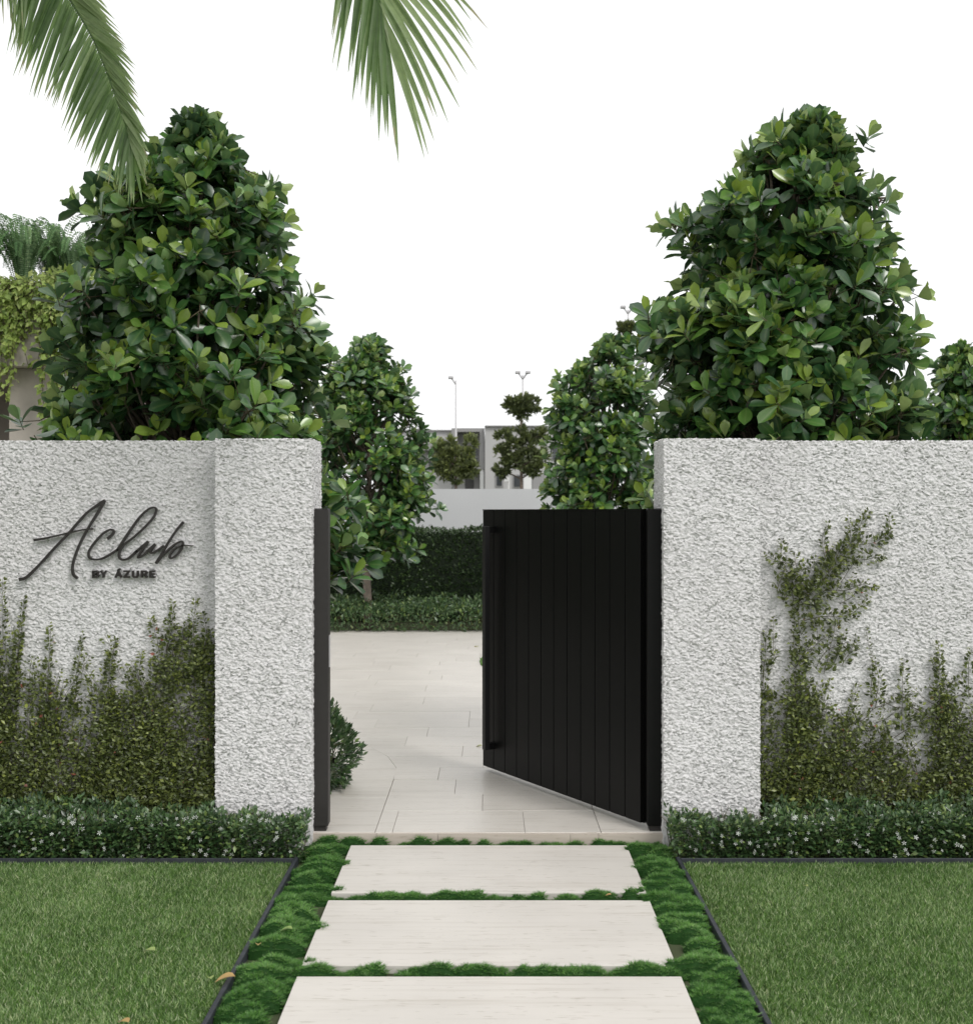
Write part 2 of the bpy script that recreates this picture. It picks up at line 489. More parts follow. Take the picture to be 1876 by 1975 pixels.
def xl(y): return float(np.interp(y, XLY, XLX))


pav = MB()
pav.prism([(-0.9, Y0 + 0.02), (0.9, Y0 + 0.02), (0.9, 7.9), (-0.9, 7.9)], Z_L - 0.02, -0.016)
pav.prism([(-3.6, 7.9), (3.6, 7.9), (3.6, 15.8), (-3.6, 15.8)], Z_L - 0.02, -0.016)
paving = tag(pav.build('paving', M['grout']), kind='structure')


def clip_poly(poly, a, b):
    """keep the part of poly left of the line a->b"""
    out = []
    n = len(poly)
    f = lambda p: (b[0] - a[0]) * (p[1] - a[1]) - (b[1] - a[1]) * (p[0] - a[0])
    for i in range(n):
        p, q = poly[i], poly[(i + 1) % n]
        fp, fq = f(p), f(q)
        if fp >= 0: out.append(p)
        if (fp > 0 > fq) or (fp < 0 < fq):
            s = fp / (fp - fq)
            out.append((p[0] + s * (q[0] - p[0]), p[1] + s * (q[1] - p[1])))
    return out


def area(p):
    return 0.5 * abs(sum(p[i][0] * p[(i + 1) % len(p)][1] - p[(i + 1) % len(p)][0] * p[i][1] for i in range(len(p))))


J = 0.0009
rr = random.Random(3)
rows = [5.85, 6.27, 6.65, 7.0, 7.33, 7.67, 8.0]
while rows[-1] < 15.75: rows.append(min(15.78, rows[-1] + 0.35))
starts = {0: [-0.478, 0.185], 1: [-0.03], 2: [-0.19], 3: [-0.30], 4: [-0.03], 5: [-0.17]}
for ri, (ya, yb) in enumerate(zip(rows[:-1], rows[1:])):
    if yb - ya < 0.05: continue
    if ri in starts:
        js = sorted(starts[ri])
        js = [js[0] - 0.95] + js + [js[-1] + 0.95, js[-1] + 1.9]
    else:
        x = -3.6 + rr.uniform(0, 0.9); js = [x]
        while js[-1] < 3.6: js.append(js[-1] + rr.choice((0.7, 0.9, 1.2)))
    for xa, xb in zip(js[:-1], js[1:]):
        p = [(xa + J, ya + J), (xb - J, ya + J), (xb - J, yb - J), (xa + J, yb - J)]
        p = clip_poly(p, (xl(ya) - 0.0022, ya), (xl(yb) - 0.0022, yb))
        if len(p) > 2: p = clip_poly(p, (-xl(yb) + 0.0022, yb), (-xl(ya) + 0.0022, ya))
        if len(p) < 3 or area(p) < 0.004: continue
        dz = rr.uniform(-0.0008, 0.0008)
        bevel(MB().prism(p, -0.018, dz).build('paving_slab', M['trav'], paving), 0.0012, 1)
# border slabs either side of the strip, with the flare into the court
for sgn in (-1, 1):
    ys = [5.85, 6.55, 7.29, 7.667, 7.97, 8.12, 8.6]
    for ya, yb in zip(ys[:-1], ys[1:]):
        p = [(sgn * (xl(ya) + J), ya + J), (sgn * (xl(yb) + J), yb - J), (sgn * (max(xl(yb), .565) + 0.335), yb - J), (sgn * (max(xl(ya), .565) + 0.335), ya + J)]
        if sgn > 0: p = p[::-1]
        bevel(MB().prism(p, -0.018, rr.uniform(-0.0008, 0.0008)).build('border_slab', M['trav'], paving), 0.0012, 1)
# riser pieces of the single low step
xs = [-0.9, -0.555, -0.25, 0.41, 0.55, 0.9]
for xa, xb in zip(xs[:-1], xs[1:]):
    MB().box(xa + J, xb - J, Y0 - 0.016, Y0 + 0.0005, Z_L - 0.03, -0.0035).build('riser_slab', M['riser'], paving)

# ------------------------------------------------------------------ STEPPING STONES
HS = HE - Z_L


def dstone(v): return HS * F / (v - CV)


stone_edges = [(dstone(1722), dstone(1630)), (dstone(1862), dstone(1736)), (dstone(1883) - 0.73, dstone(1883)), (dstone(1883) - 1.56, dstone(1883) - 0.83)]
names = ['pale travertine stepping stone nearest the gate threshold', 'middle pale travertine stepping stone, second from the gate threshold',
         'pale travertine stepping stone cut by the bottom edge of the picture', 'pale travertine stepping stone nearest the viewer, below the picture edge']
for (ya, yb), lb in zip(stone_edges, names):
    if yb < 2.6 + 0.73 and yb < 3.4: pass
    s = MB().box(-0.675, 0.682, ya, yb, Z_L - 0.045, Z_L)
    bevel(tag(s.build('stepping_stone', M['trav_step']), lb, 'stepping stone', 'stepping stones leading to the gate'), 0.003, 2)

# ------------------------------------------------------------------ PLASTERED WALLS AND PILLARS
def plaster_disp(p):
    a = -0.30
    ca, sa = math.cos(a), math.sin(a)
    q = np.stack((p[:, 0] * ca + p[:, 2] * sa, p[:, 1], -p[:, 0] * sa + p[:, 2] * ca), axis=1)
    out = np.zeros_like(p)
    for k in range(3):
        warp = np.stack([vnoise(q * 22, 40 + j) for j in range(3)], axis=1) * 0.010
        qq = q + warp
        out[:, k] = 0.34 * vnoise(qq * np.array((66, 80, 112)), 1 + 10 * k) + 0.90 * vnoise(qq * np.array((112, 125, 168)), 2 + 10 * k) + 0.14 * vnoise(q * 14, 3 + 10 * k)
    return out * 0.0068


def axis_pts(a, b, fine, coarse, lo, hi):
    """points from a to b, fine inside [lo, hi] and coarse outside"""
    pts = [a]
    while pts[-1] < b - 1e-6:
        st = fine if lo <= pts[-1] <= hi else coarse
        pts.append(min(b, pts[-1] + st))
    if len(pts) > 2 and pts[-1] - pts[-2] < 0.3 * fine: pts.pop(-2)
    return np.array(pts)


def plaster_block(mb, x, y, z, faces):
    """x, y, z: axis points; faces: subset of 'front','left','right','top','back'"""
    def grid(U, V, fn, flip):
        uu, vv = np.meshgrid(U, V, indexing='ij')
        p = fn(uu.ravel(), vv.ravel())
        p = p + plaster_disp(p)
        nu, nv = len(U), len(V)
        i = (np.arange(nu - 1)[:, None] * nv + np.arange(nv - 1)[None]).ravel()
        q = np.stack((i, i + nv, i + nv + 1, i + 1), axis=1)
        if flip: q = q[:, ::-1]
        mb.add(p, None, q)
    one = np.ones_like
    if 'front' in faces: grid(x, z, lambda a, b: np.stack((a, one(a) * y[0], b), 1), False)
    if 'back' in faces: grid(x[[0, -1]], z[[0, -1]], lambda a, b: np.stack((a, one(a) * y[-1], b), 1), True)
    if 'left' in faces: grid(y, z, lambda a, b: np.stack((one(a) * x[0], a, b), 1), True)
    if 'right' in faces: grid(y, z, lambda a, b: np.stack((one(a) * x[-1], a, b), 1), False)
    if 'top' in faces: grid(x, y, lambda a, b: np.stack((a, b, one(a) * z[-1]), 1), False)


FG = 0.0046
ZT = 1.962
zf = axis_pts(-0.10, ZT, FG, 0.02, 0.06, 3)
YP, YW = 5.80, 5.915
for sgn, side in ((-1, 'left'), (1, 'right')):
    xa, xb = (-1.350, -0.872) if sgn < 0 else (0.869, 1.346)
    mb = MB()
    plaster_block(mb, axis_pts(xa, xb, FG, FG, -9, 9), axis_pts(YP, 6.13, FG, FG, 0, 99), zf, ('front', 'right' if sgn < 0 else 'left', 'top', 'back'))
    plaster_block(mb, np.array((xa, xb)), axis_pts(YP, YW + 0.03, FG, FG, 0, 99), zf, ('left' if sgn < 0 else 'right',))
    tag(mb.build('gate_pillar', M['plaster'], smooth=True),
        'white rough plastered gate pillar ' + ('left of the gateway, beside the sign wall' if sgn < 0 else 'right of the gateway that the black gate hangs on'), 'pillar', 'pillars of the gateway')
    mb = MB()
    zw = axis_pts(-0.10, ZT - 0.003, FG, 0.02, 0.09, 3)
    yw = axis_pts(YW, 6.10, FG, FG, 0, 99)
    zc, yc = axis_pts(-0.10, ZT - 0.003, 0.012, 0.02, 0.09, 3), axis_pts(YW, 6.10, 0.012, 0.012, 0, 99)
    if sgn < 0:
        plaster_block(mb, axis_pts(-2.5, -1.345, FG, FG, -9, 9), yw, zw, ('front', 'top', 'back'))
        plaster_block(mb, axis_pts(-4.3, -2.5, 0.012, 0.012, -9, 9), yc, zc, ('front', 'left', 'top', 'back'))
    else:
        plaster_block(mb, axis_pts(1.341, 2.5, FG, FG, -9, 9), yw, zw, ('front', 'top', 'back'))
        plaster_block(mb, axis_pts(2.5, 4.3, 0.012, 0.012, -9, 9), yc, zc, ('front', 'right', 'top', 'back'))
    tag(mb.build('boundary_wall', M['plaster'], smooth=True),
        'white rough plastered garden wall ' + ('carrying the dark script sign' if sgn < 0 else 'without a sign, behind the tall branching climber'), 'wall', 'plastered boundary walls')

# ------------------------------------------------------------------ SIGN
DW = YW
sg0 = P(200, 1050, DW)
sign = empty('wall_sign', (float(sg0[0]), YW - 0.02, float(sg0[2])), 'dark bronze lettering reading Aclub in script over BY ÁZURE capitals on the white wall', 'sign')


def zs(zx, zy):
    u = (zx / 2.5351 + 60) / 2.0469; v = (zy / 2.5351 + 1930) / 2.0469
    p = P(u, v, DW)
    return p[0], p[2]


def catmull(pts, k=8):
    pts = np.asarray(pts, float)
    p = np.vstack((2 * pts[0] - pts[1], pts, 2 * pts[-1] - pts[-2]))
    out = []
    for i in range(1, len(p) - 2):
        for s in np.arange(k) / k:
            a, b, c, d = p[i - 1], p[i], p[i + 1], p[i + 2]
            out.append(0.5 * (2 * b + (c - a) * s + (2 * a - 5 * b + 4 * c - d) * s * s + (3 * b - a - 3 * c + d) * s ** 3))
    out.append(p[-2])
    return np.array(out)


def stroke(mb, pts, w, y0, y1, smooth=True):
    """flat raised ribbon of width w (metres, may vary) along 2-D wall points"""
    c = catmull(pts) if smooth else np.asarray(pts, float)
    n = len(c)
    w = np.interp(np.linspace(0, 1, n), np.linspace(0, 1, len(np.atleast_1d(w))), np.atleast_1d(w)) if np.ndim(w) else np.full(n, w)
    t = np.gradient(c, axis=0); t /= np.linalg.norm(t, axis=1)[:, None] + 1e-12
    nn = np.stack((-t[:, 1], t[:, 0]), 1)
    c = c.copy(); c[0] -= t[0] * w[0] * 0.35; c[-1] += t[-1] * w[-1] * 0.35
    L, R = c + nn * w[:, None] / 2, c - nn * w[:, None] / 2
    v = np.zeros((n, 4, 3))
    v[:, 0, 0], v[:, 0, 2], v[:, 0, 1] = L[:, 0], L[:, 1], y0
    v[:, 1, 0], v[:, 1, 2], v[:, 1, 1] = R[:, 0], R[:, 1], y0
    v[:, 2, 0], v[:, 2, 2], v[:, 2, 1] = R[:, 0], R[:, 1], y1
    v[:, 3, 0], v[:, 3, 2], v[:, 3, 1] = L[:, 0], L[:, 1], y1
    q = []
    for i in range(n - 1):
        for j in range(4):
            k = (j + 1) % 4
            q.append((i * 4 + j, i * 4 + k, (i + 1) * 4 + k, (i + 1) * 4 + j))
    e = (n - 1) * 4
    q += [(3, 2, 1, 0), (e, e + 1, e + 2, e + 3)]
    mb.add(v.reshape(-1, 3), None, q)


SCRIPT = [
    ('letter_a', [[(70, 900), (130, 880), (250, 765), (400, 600), (560, 430), (720, 250), (840, 160), (905, 120)],
                  [(905, 122), (850, 220), (770, 350), (700, 470), (640, 600), (600, 720), (588, 800), (600, 855), (632, 885)],
                  [(215, 508), (350, 485), (560, 435), (700, 405), (785, 398)]]),
    ('letter_c', [[(945, 490), (985, 455), (1000, 420), (965, 405), (900, 440), (830, 510), (770, 590), (750, 640), (760, 685), (810, 703), (880, 695), (960, 655), (1040, 605)]]),
    ('letter_l', [[(1040, 605), (1100, 510), (1180, 390), (1270, 270), (1350, 200), (1405, 185), (1425, 215), (1390, 290), (1310, 380), (1200, 480), (1110, 550), (1060, 620), (1055, 680), (1090, 705), (1150, 690), (1230, 620)]]),
    ('letter_u', [[(1228, 622), (1285, 570), (1338, 528)], [(1338, 528), (1292, 598), (1248, 668), (1252, 684), (1300, 655), (1350, 605), (1408, 556)], [(1408, 556), (1380, 598), (1366, 625), (1385, 638), (1440, 610), (1492, 572)]]),
    ('letter_b', [[(1690, 335), (1620, 420), (1540, 540), (1470, 660), (1425, 735)],
                  [(1425, 735), (1500, 650), (1600, 560), (1670, 525), (1690, 550), (1660, 620), (1600, 680), (1560, 685), (1570, 640), (1620, 590), (1690, 565), (1790, 565)]]),
]
yy0, yy1 = YW - 0.030, YW - 0.012
for nm, sts in SCRIPT:
    mb = MB()
    for k, st in enumerate(sts):
        w = [0.0125, 0.0095, 0.0095, 0.0095, 0.012]
        if nm == 'letter_b' and k == 1: w = [0.011, 0.010, 0.010, 0.009, 0.004]
        if nm == 'letter_a' and k == 0: w = [0.017, 0.011, 0.010, 0.010, 0.015]
        if nm == 'letter_a' and k == 2: w = [0.013, 0.008, 0.007, 0.009]
        stroke(mb, [zs(*p) for p in st], w, yy0 - 0.0007 * k, yy1 + 0.0007 * k)
    mb.build(nm, M['bronze'], sign)
CAPS = [  # x0, x1, strokes in a unit box (x right, y up)
    ('letter_b', 787, 853, [[(0, 0), (0, 1)], [(0, 1), (.75, 1), (.95, .78), (.75, .52), (0, .52)], [(.7, .52), (1, .28), (.75, 0), (0, 0)]]),
    ('letter_y', 866, 932, [[(0, 1), (.5, .5), (1, 1)], [(.5, .5), (.5, 0)]]),
    ('letter_a', 1012, 1082, [[(0, 0), (.5, 1), (1, 0)], [(.2, .32), (.8, .32)], [(.45, 1.16), (.72, 1.36)]]),
    ('letter_z', 1097, 1160, [[(0, 1), (1, 1), (0, 0), (1, 0)]]),
    ('letter_u', 1184, 1248, [[(0, 1), (0, .25), (.22, 0), (.78, 0), (1, .25), (1, 1)]]),
    ('letter_r', 1272, 1338, [[(0, 0), (0, 1), (.75, 1), (.98, .77), (.75, .48), (0, .48)], [(.5, .48), (1, 0)]]),
    ('letter_e', 1358, 1416, [[(1, 1), (0, 1), (0, 0), (1, 0)], [(0, .5), (.85, .5)]]),
]
for nm, x0, x1, sts in CAPS:
    mb = MB()
    for k, st in enumerate(sts):
        pp = []
        for a, b in st: pp.append(zs(x0 + 8 + a * (x1 - x0 - 16), 878 - b * 58))
        for i in range(len(pp) - 1):
            stroke(mb, [pp[i], pp[i + 1]], 0.0085, yy0 - 0.0004 * (k * 3 + i), yy1 + 0.0004 * (k * 3 + i), smooth=False)
    mb.build(nm, M['bronze'], sign)
for (a, b) in ((300, 720), (560, 440), (900, 130), (620, 650), (800, 700), (1240, 310), (1400, 190), (1090, 704), (1550, 525), (1600, 562)):
    x, z = zs(a, b)
    MB().tube([(x, yy1 - 0.003, z), (x, YW + 0.01, z)], 0.003, 6).build('standoff_pin', M['bronze'], sign)

# ------------------------------------------------------------------ GATE
for sgn, lab in ((-1, 'dark square steel gate post without a gate leaf, against the left pillar'), (1, 'black square steel hinge post of the gate, against the right pillar')):
    xa, xb = (-0.885, -0.799) if sgn < 0 else (0.797, 0.885)
    root = empty('gate_post', ((xa + xb) / 2, 5.9, 0.0), lab, 'gate post', 'gate posts')
    m_ = M['post'] if sgn < 0 else M['gate']
    bevel(MB().box(xa, xb, 5.86, 5.94, 0.028, 1.613).build('shaft', m_, root), 0.003, 2)
    bevel(MB().box(xa + 0.002, xb - 0.002, 5.861, 5.939, 1.6135, 1.618).build('cap', m_, root), 0.0015, 1)
    MB().box(xa + 0.012, xb - 0.012, 5.872, 5.928, -0.0005, 0.0275).build('foot', M['post'], root)
    if sgn < 0:
        MB().box(xb + 0.0005, xb + 0.004, 5.885, 5.915, 0.82, 0.98).build('strike_plate', M['lamp_metal'], root)

HX, HY = 0.787, 5.925
FX, FY = -0.016, 7.274
gd = norm(np.array((FX - HX, FY - HY, 0.0)))
GW = math.hypot(FX - HX, FY - HY)
gn = np.array((gd[1] * -1, gd[0], 0.0))             # faces the viewer's side
gate = empty('gate_leaf', (HX, HY, 0.0), 'black vertical boarded metal gate standing open into the courtyard', 'gate')


def gbox(mb, s0, s1, n0, n1, z0, z1):
    c = []
    for z in (z0, z1):
        for nn in (n0, n1):
            for s in (s0, s1):
                p = np.array((HX, HY, 0)) + gd * s + gn * nn
                c.append((p[0], p[1], z))
    mb.add(c, quads=[(0, 2, 3, 1), (4, 5, 7, 6), (0, 1, 5, 4), (2, 6, 7, 3), (0, 4, 6, 2), (1, 3, 7, 5)])
    return mb


GZ0, GZ1 = 0.026, 1.616
nb = 12
bw = GW / nb
for i in range(nb):
    o = gbox(MB(), i * bw + 0.0032, (i + 1) * bw - 0.0032, 0.0, 0.020, GZ0 + 0.003, GZ1 - 0.006).build('board', M['gate'], gate)
    bevel(o, 0.0012, 1)
gbox(MB(), 0.0, GW, -0.040, -0.0004, GZ0, GZ0 + 0.06).build('bottom_rail', M['gate'], gate)
gbox(MB(), 0.0, GW, -0.040, -0.0004, GZ1 - 0.066, GZ1 - 0.0062).build('top_rail', M['gate'], gate)
gbox(MB(), 0.0, GW, -0.042, 0.0215, GZ1 - 0.0058, GZ1).build('top_cap', M['gate'], gate)
for s0, s1 in ((0.0, 0.05), (GW - 0.05, GW)):
    gbox(MB(), s0, s1, -0.0402, -0.0006, GZ0 + 0.0602, GZ1 - 0.0662).build('stile', M['gate'], gate)
gbox(MB(), 0.05, GW - 0.05, -0.012, -0.0007, GZ0 + 0.0602, GZ1 - 0.0662).build('backing_sheet', M['gate'], gate)
hs0 = GW - 0.150
h = gbox(MB(), hs0, hs0 + 0.034, 0.058, 0.092, 0.155, 1.513).build('pull_handle', M['handle'], gate)
bevel(h, 0.002, 2)
for z in (0.155, 1.473):
    gbox(MB(), hs0 + 0.001, hs0 + 0.033, 0.0205, 0.0577, z + 0.001, z + 0.039).build('handle_bracket', M['gate'], h)
for z in (0.16, 1.40):
    MB().tube([(0.792, 5.952, z), (0.792, 5.952, z + 0.1)], 0.012, 10).build('hinge', M['gate'], gate)

# ------------------------------------------------------------------ STEEL EDGING
ez0, ez1 = Z_L - 0.06, Z_L + 0.004
for sgn in (-1, 1):
    xe = -0.905 if sgn < 0 else 0.897
    s = 'left' if sgn < 0 else 'right'
    bevel(tag(MB().box(xe - 0.009, xe + 0.009, 1.2, 5.545, ez0, ez1 + 0.004).build('steel_edging', M['steel']),
              f'dark steel edging between the {s} lawn and the tufted grass strip', 'garden edging', 'steel edging strips'), 0.002, 1)
    x0, x1 = (-5.0, xe - 0.0115) if sgn < 0 else (xe + 0.0115, 5.0)
    bevel(tag(MB().box(x0, x1, 5.527, 5.539, ez0, ez1).build('steel_edging', M['steel']),
              f'dark steel edging between the {s} lawn and the {s} flowering border', 'garden edging', 'steel edging strips'), 0.002, 1)
# ------------------------------------------------------------------ LAWNS
def in_view(x, y, margin=0.25):
    hw = (CU / F) * y + margin
    return np.abs(x) < hw


def blades(mb, x, y, z, length, width, lean, tint, rng=RNG, up=None, simple=False):
    n = len(x)
    az = rng.uniform(0, 2 * math.pi, n)
    la = rng.uniform(0, 2 * math.pi, n)
    base = np.stack((x, y, z), 1)
    side = np.stack((np.cos(az), np.sin(az), np.zeros(n)), 1)
    ld = np.stack((np.cos(la), np.sin(la), np.zeros(n)), 1)
    upv = np.tile((0, 0, 1.0), (n, 1)) if up is None else up
    mid = base + upv * (length * 0.6)[:, None] + ld * (length * lean * 0.35)[:, None]
    tip = base + upv * (length * (1 - 0.35 * lean))[:, None] + ld * (length * lean)[:, None]
    w = np.broadcast_to(width, (n,))[:, None]
    if simple:
        v = np.stack((base - side * w / 2, base + side * w / 2, tip), 1)
        mb.add(v.reshape(-1, 3), np.arange(n * 3).reshape(-1, 3), None, np.repeat(tint, 3))
        return
    v = np.stack((base - side * w / 2, base + side * w / 2, mid + side * w * 0.4, tip, mid - side * w * 0.4), 1)
    k = np.arange(n) * 5
    t = np.concatenate((np.stack((k, k + 1, k + 2), 1), np.stack((k, k + 2, k + 4), 1), np.stack((k + 4, k + 2, k + 3), 1)))
    mb.add(v.reshape(-1, 3), t, None, np.repeat(tint, 5))


for sgn in (-1, 1):
    rng = np.random.default_rng(11 + sgn)
    xlo, xhi = 0.92, 3.6
    ylo, yhi = 2.6, 5.522
    A = (xhi - xlo) * (yhi - ylo)
    n = int(A * 52000)
    x = rng.uniform(xlo, xhi, n); y = rng.uniform(ylo, yhi, n)
    vis = in_view(x, y) & (y > 3.35)
    keep = vis | (rng.random(n) < 0.11)
    x, y, vis = x[keep], y[keep], vis[keep]
    n = len(x)
    px = np.stack((x * sgn, y, np.zeros(n)), 1)
    patch = vnoise(px * 2.2, 5 + sgn) * 0.5 + vnoise(px * 7, 6) * 0.35
    L = rng.uniform(0.015, 0.030, n) * (1 + 0.2 * patch)
    tint = np.clip(0.35 + 0.24 * patch + rng.normal(0, 0.36, n), 0, 0.97)
    pale = rng.random(n) < 0.07
    tint = np.where(pale, rng.uniform(0.85, 1.0, n), tint)
    mb = MB()
    wdt = np.where(vis, rng.uniform(0.0026, 0.0052, n), 0.008)
    blades(mb, x * sgn, y, np.full(n, Z_L - 0.025), L * np.where(vis, 1, 1.1), wdt, rng.uniform(0.25, 1.0, n), tint, rng, None, True)
    X0, X1 = sorted((sgn * 0.916, sgn * 6))
    mb.add([(X0, 0.5, Z_L - 0.026), (X1, 0.5, Z_L - 0.026), (X1, 5.525, Z_L - 0.026), (X0, 5.525, Z_L - 0.026)], quads=[(0, 1, 2, 3)], tint=0.1)
    tag(mb.build('lawn_grass', M['grass']), ('left' if sgn < 0 else 'right') + ' mown lawn beside the stepping stone path', 'grass', kind='stuff')

# ------------------------------------------------------------------ TUFTED GRASS between the stones
rng = np.random.default_rng(21)


def add_mound(L, x, y, rx, ry, h): L.append((x, y, rx, ry, h))


mounds = []
y = 2.5
for sgn in (-1, 1):
    lo, hi = (0.735, 0.865)
    y = 2.5
    while y < 5.80:
        k = rng.integers(1, 3)
        for _ in range(k + 1):
            x = rng.uniform(lo, hi)
            add_mound(mounds, sgn * x, y + rng.uniform(-0.03, 0.03), rng.uniform(0.045, 0.115), rng.uniform(0.032, 0.062), rng.uniform(0.022, 0.058))
        y += rng.uniform(0.055, 0.115)
gaps = [(stone_edges[0][1] + 0.002, 5.834), (stone_edges[1][1], stone_edges[0][0]), (stone_edges[2][1], stone_edges[1][0]), (stone_edges[3][1], stone_edges[2][0])]
for gi, (ya, yb) in enumerate(gaps):
    x = -0.9 if gi == 0 else -0.68
    xe = -x
    while x < xe:
        c = (ya + yb) / 2 + rng.uniform(-0.012, 0.018)
        big = rng.random() < 0.4
        add_mound(mounds, x, c, rng.uniform(0.045, 0.12), (yb - ya) * rng.uniform(0.42, 0.62), rng.uniform(0.036, 0.055) if big else rng.uniform(0.012, 0.032))
        x += rng.uniform(0.05, 0.15)
# tufts spreading over the corners
for (x, y, h) in ((-0.66, 5.08, .03), (-0.665, 4.63, .035), (0.66, 5.07, .03), (0.67, 4.25, .04), (-0.68, 4.62, .04), (-0.66, 4.27, .03), (0.675, 5.4, .03), (-0.69, 5.45, .03), (0.69, 4.7, .04), (-0.69, 4.1, .03)):
    add_mound(mounds, x, y, rng.uniform(0.03, 0.055), 0.035, h)
mounds = np.array(mounds)
xs_ = np.arange(-0.893, 0.8851, 0.013); ys_ = np.arange(2.5, 5.835, 0.013)
gx, gy = np.meshgrid(xs_, ys_, indexing='ij')


def hgt(x, y):
    h = np.full(x.shape, -0.012)
    for mx, my, rx, ry, hh in mounds:
        q = ((x - mx) / rx) ** 2 + ((y - my) / ry) ** 2
        m_ = q < 1
        if m_.any(): h[m_] = np.maximum(h[m_], hh * (1 - q[m_]) ** 0.75)
    return h


H = hgt(gx.ravel(), gy.ravel())
H = (H + np.where(H > 0, 1, 0.3) * (0.010 * vnoise(np.stack((gx.ravel() * 26, gy.ravel() * 30, gx.ravel() * 0), 1), 61) + 0.006 * vnoise(np.stack((gx.ravel() * 55, gy.ravel() * 60, gx.ravel() * 0), 1), 62))).reshape(gx.shape)
mb = MB()
nx_, ny_ = gx.shape
mb_v = np.stack((gx.ravel(), gy.ravel(), (Z_L - 0.028 + H).ravel()), 1)
i = (np.arange(nx_ - 1)[:, None] * ny_ + np.arange(ny_ - 1)[None]).ravel()
quad = np.stack((i, i + ny_, i + ny_ + 1, i + 1), 1)
qc = mb_v[quad].mean(1)
instone = np.zeros(len(qc), bool)
for ya, yb in stone_edges: instone |= (np.abs(qc[:, 0]) < 0.66) & (qc[:, 1] > ya + 0.015) & (qc[:, 1] < yb - 0.015) & (qc[:, 2] < Z_L + 0.004)
mb.add(mb_v, None, quad[~instone], tint=0.0)
# blades on the mound surface
n = 900000
x = rng.uniform(-0.893, 0.885, n); y = rng.uniform(2.9, 5.835, n)
xi = np.clip(((x + 0.893) / 0.013).astype(int), 0, nx_ - 1); yi = np.clip(((y - 2.5) / 0.013).astype(int), 0, ny_ - 1)
h = H[xi, yi]
ins = np.zeros(n, bool)
for ya, yb in stone_edges: ins |= (np.abs(x) < 0.668) & (y > ya + 0.008) & (y < yb - 0.008)
keep = (~ins | (h > 0.024)) & ((y > 3.5) | (rng.random(n) < 0.3))
x, y, h, xi, yi = x[keep], y[keep], h[keep], xi[keep], yi[keep]
gxx = np.gradient(H, 0.013, axis=0)[xi, yi]; gyy = np.gradient(H, 0.013, axis=1)[xi, yi]
up = norm(np.stack((-gxx * 1.1, -gyy * 1.1, np.full(len(x), 0.9)), 1))
n = len(x)
hn = np.clip(h / 0.065, 0, 1)
L = rng.uniform(0.010, 0.020, n) * (0.8 + 0.4 * hn)
pn = vnoise(np.stack((x * 5, y * 5, x * 0), 1), 9)
tint = np.clip(0.38 + 0.26 * hn + 0.16 * pn + rng.normal(0, 0.22, n), 0, 1)
blades(mb, x, y, Z_L - 0.030 + h, L, rng.uniform(0.0016, 0.0028, n), rng.uniform(0.3, 1.0, n), tint, rng, up, True)
tag(mb.build('tufted_grass', M['moss']), 'mounded deep green tufted grass filling the joints around the stepping stones', 'grass', kind='stuff')

# ------------------------------------------------------------------ TREES WITH PADDLE LEAVES
N_T = 10


def leaf_meshes(tpl, mat, name):
    out = []
    for k in range(N_T):
        mb = MB(); mb.add(tpl[0], tpl[1], None, (k + 0.5) / N_T, tpl[2])
        out.append(mb.mesh(name, mat, True))
    return out


CL_M = [leaf_meshes(T_OB, M['clusia'], 'leaf'), leaf_meshes(T_OB2, M['clusia'], 'leaf')]
TPLS = [T_OBL, T_OB2L]


def pick_visible(pos, size, count, limit):
    """the leaves that show largest from the front: nearest one per screen cell"""
    D = pos[:, 1]
    u = pos[:, 0] / D * F + CU; v = CV - (pos[:, 2] - HE) / D * F
    on = (u > -20) & (u < 1896) & (v > -20) & (v < limit)
    cell = 12.0
    cu, cv = np.floor(u / cell).astype(int), np.floor(v / cell).astype(int)
    order = np.argsort(D)
    best, chosen = {}, []
    for i in order:
        if not on[i]: continue
        k = (cu[i], cv[i])
        if k in best: continue
        best[k] = i; chosen.append(i)
    chosen = sorted(chosen, key=lambda i: -size[i] / D[i])
    return np.array(chosen[:count], dtype=int)


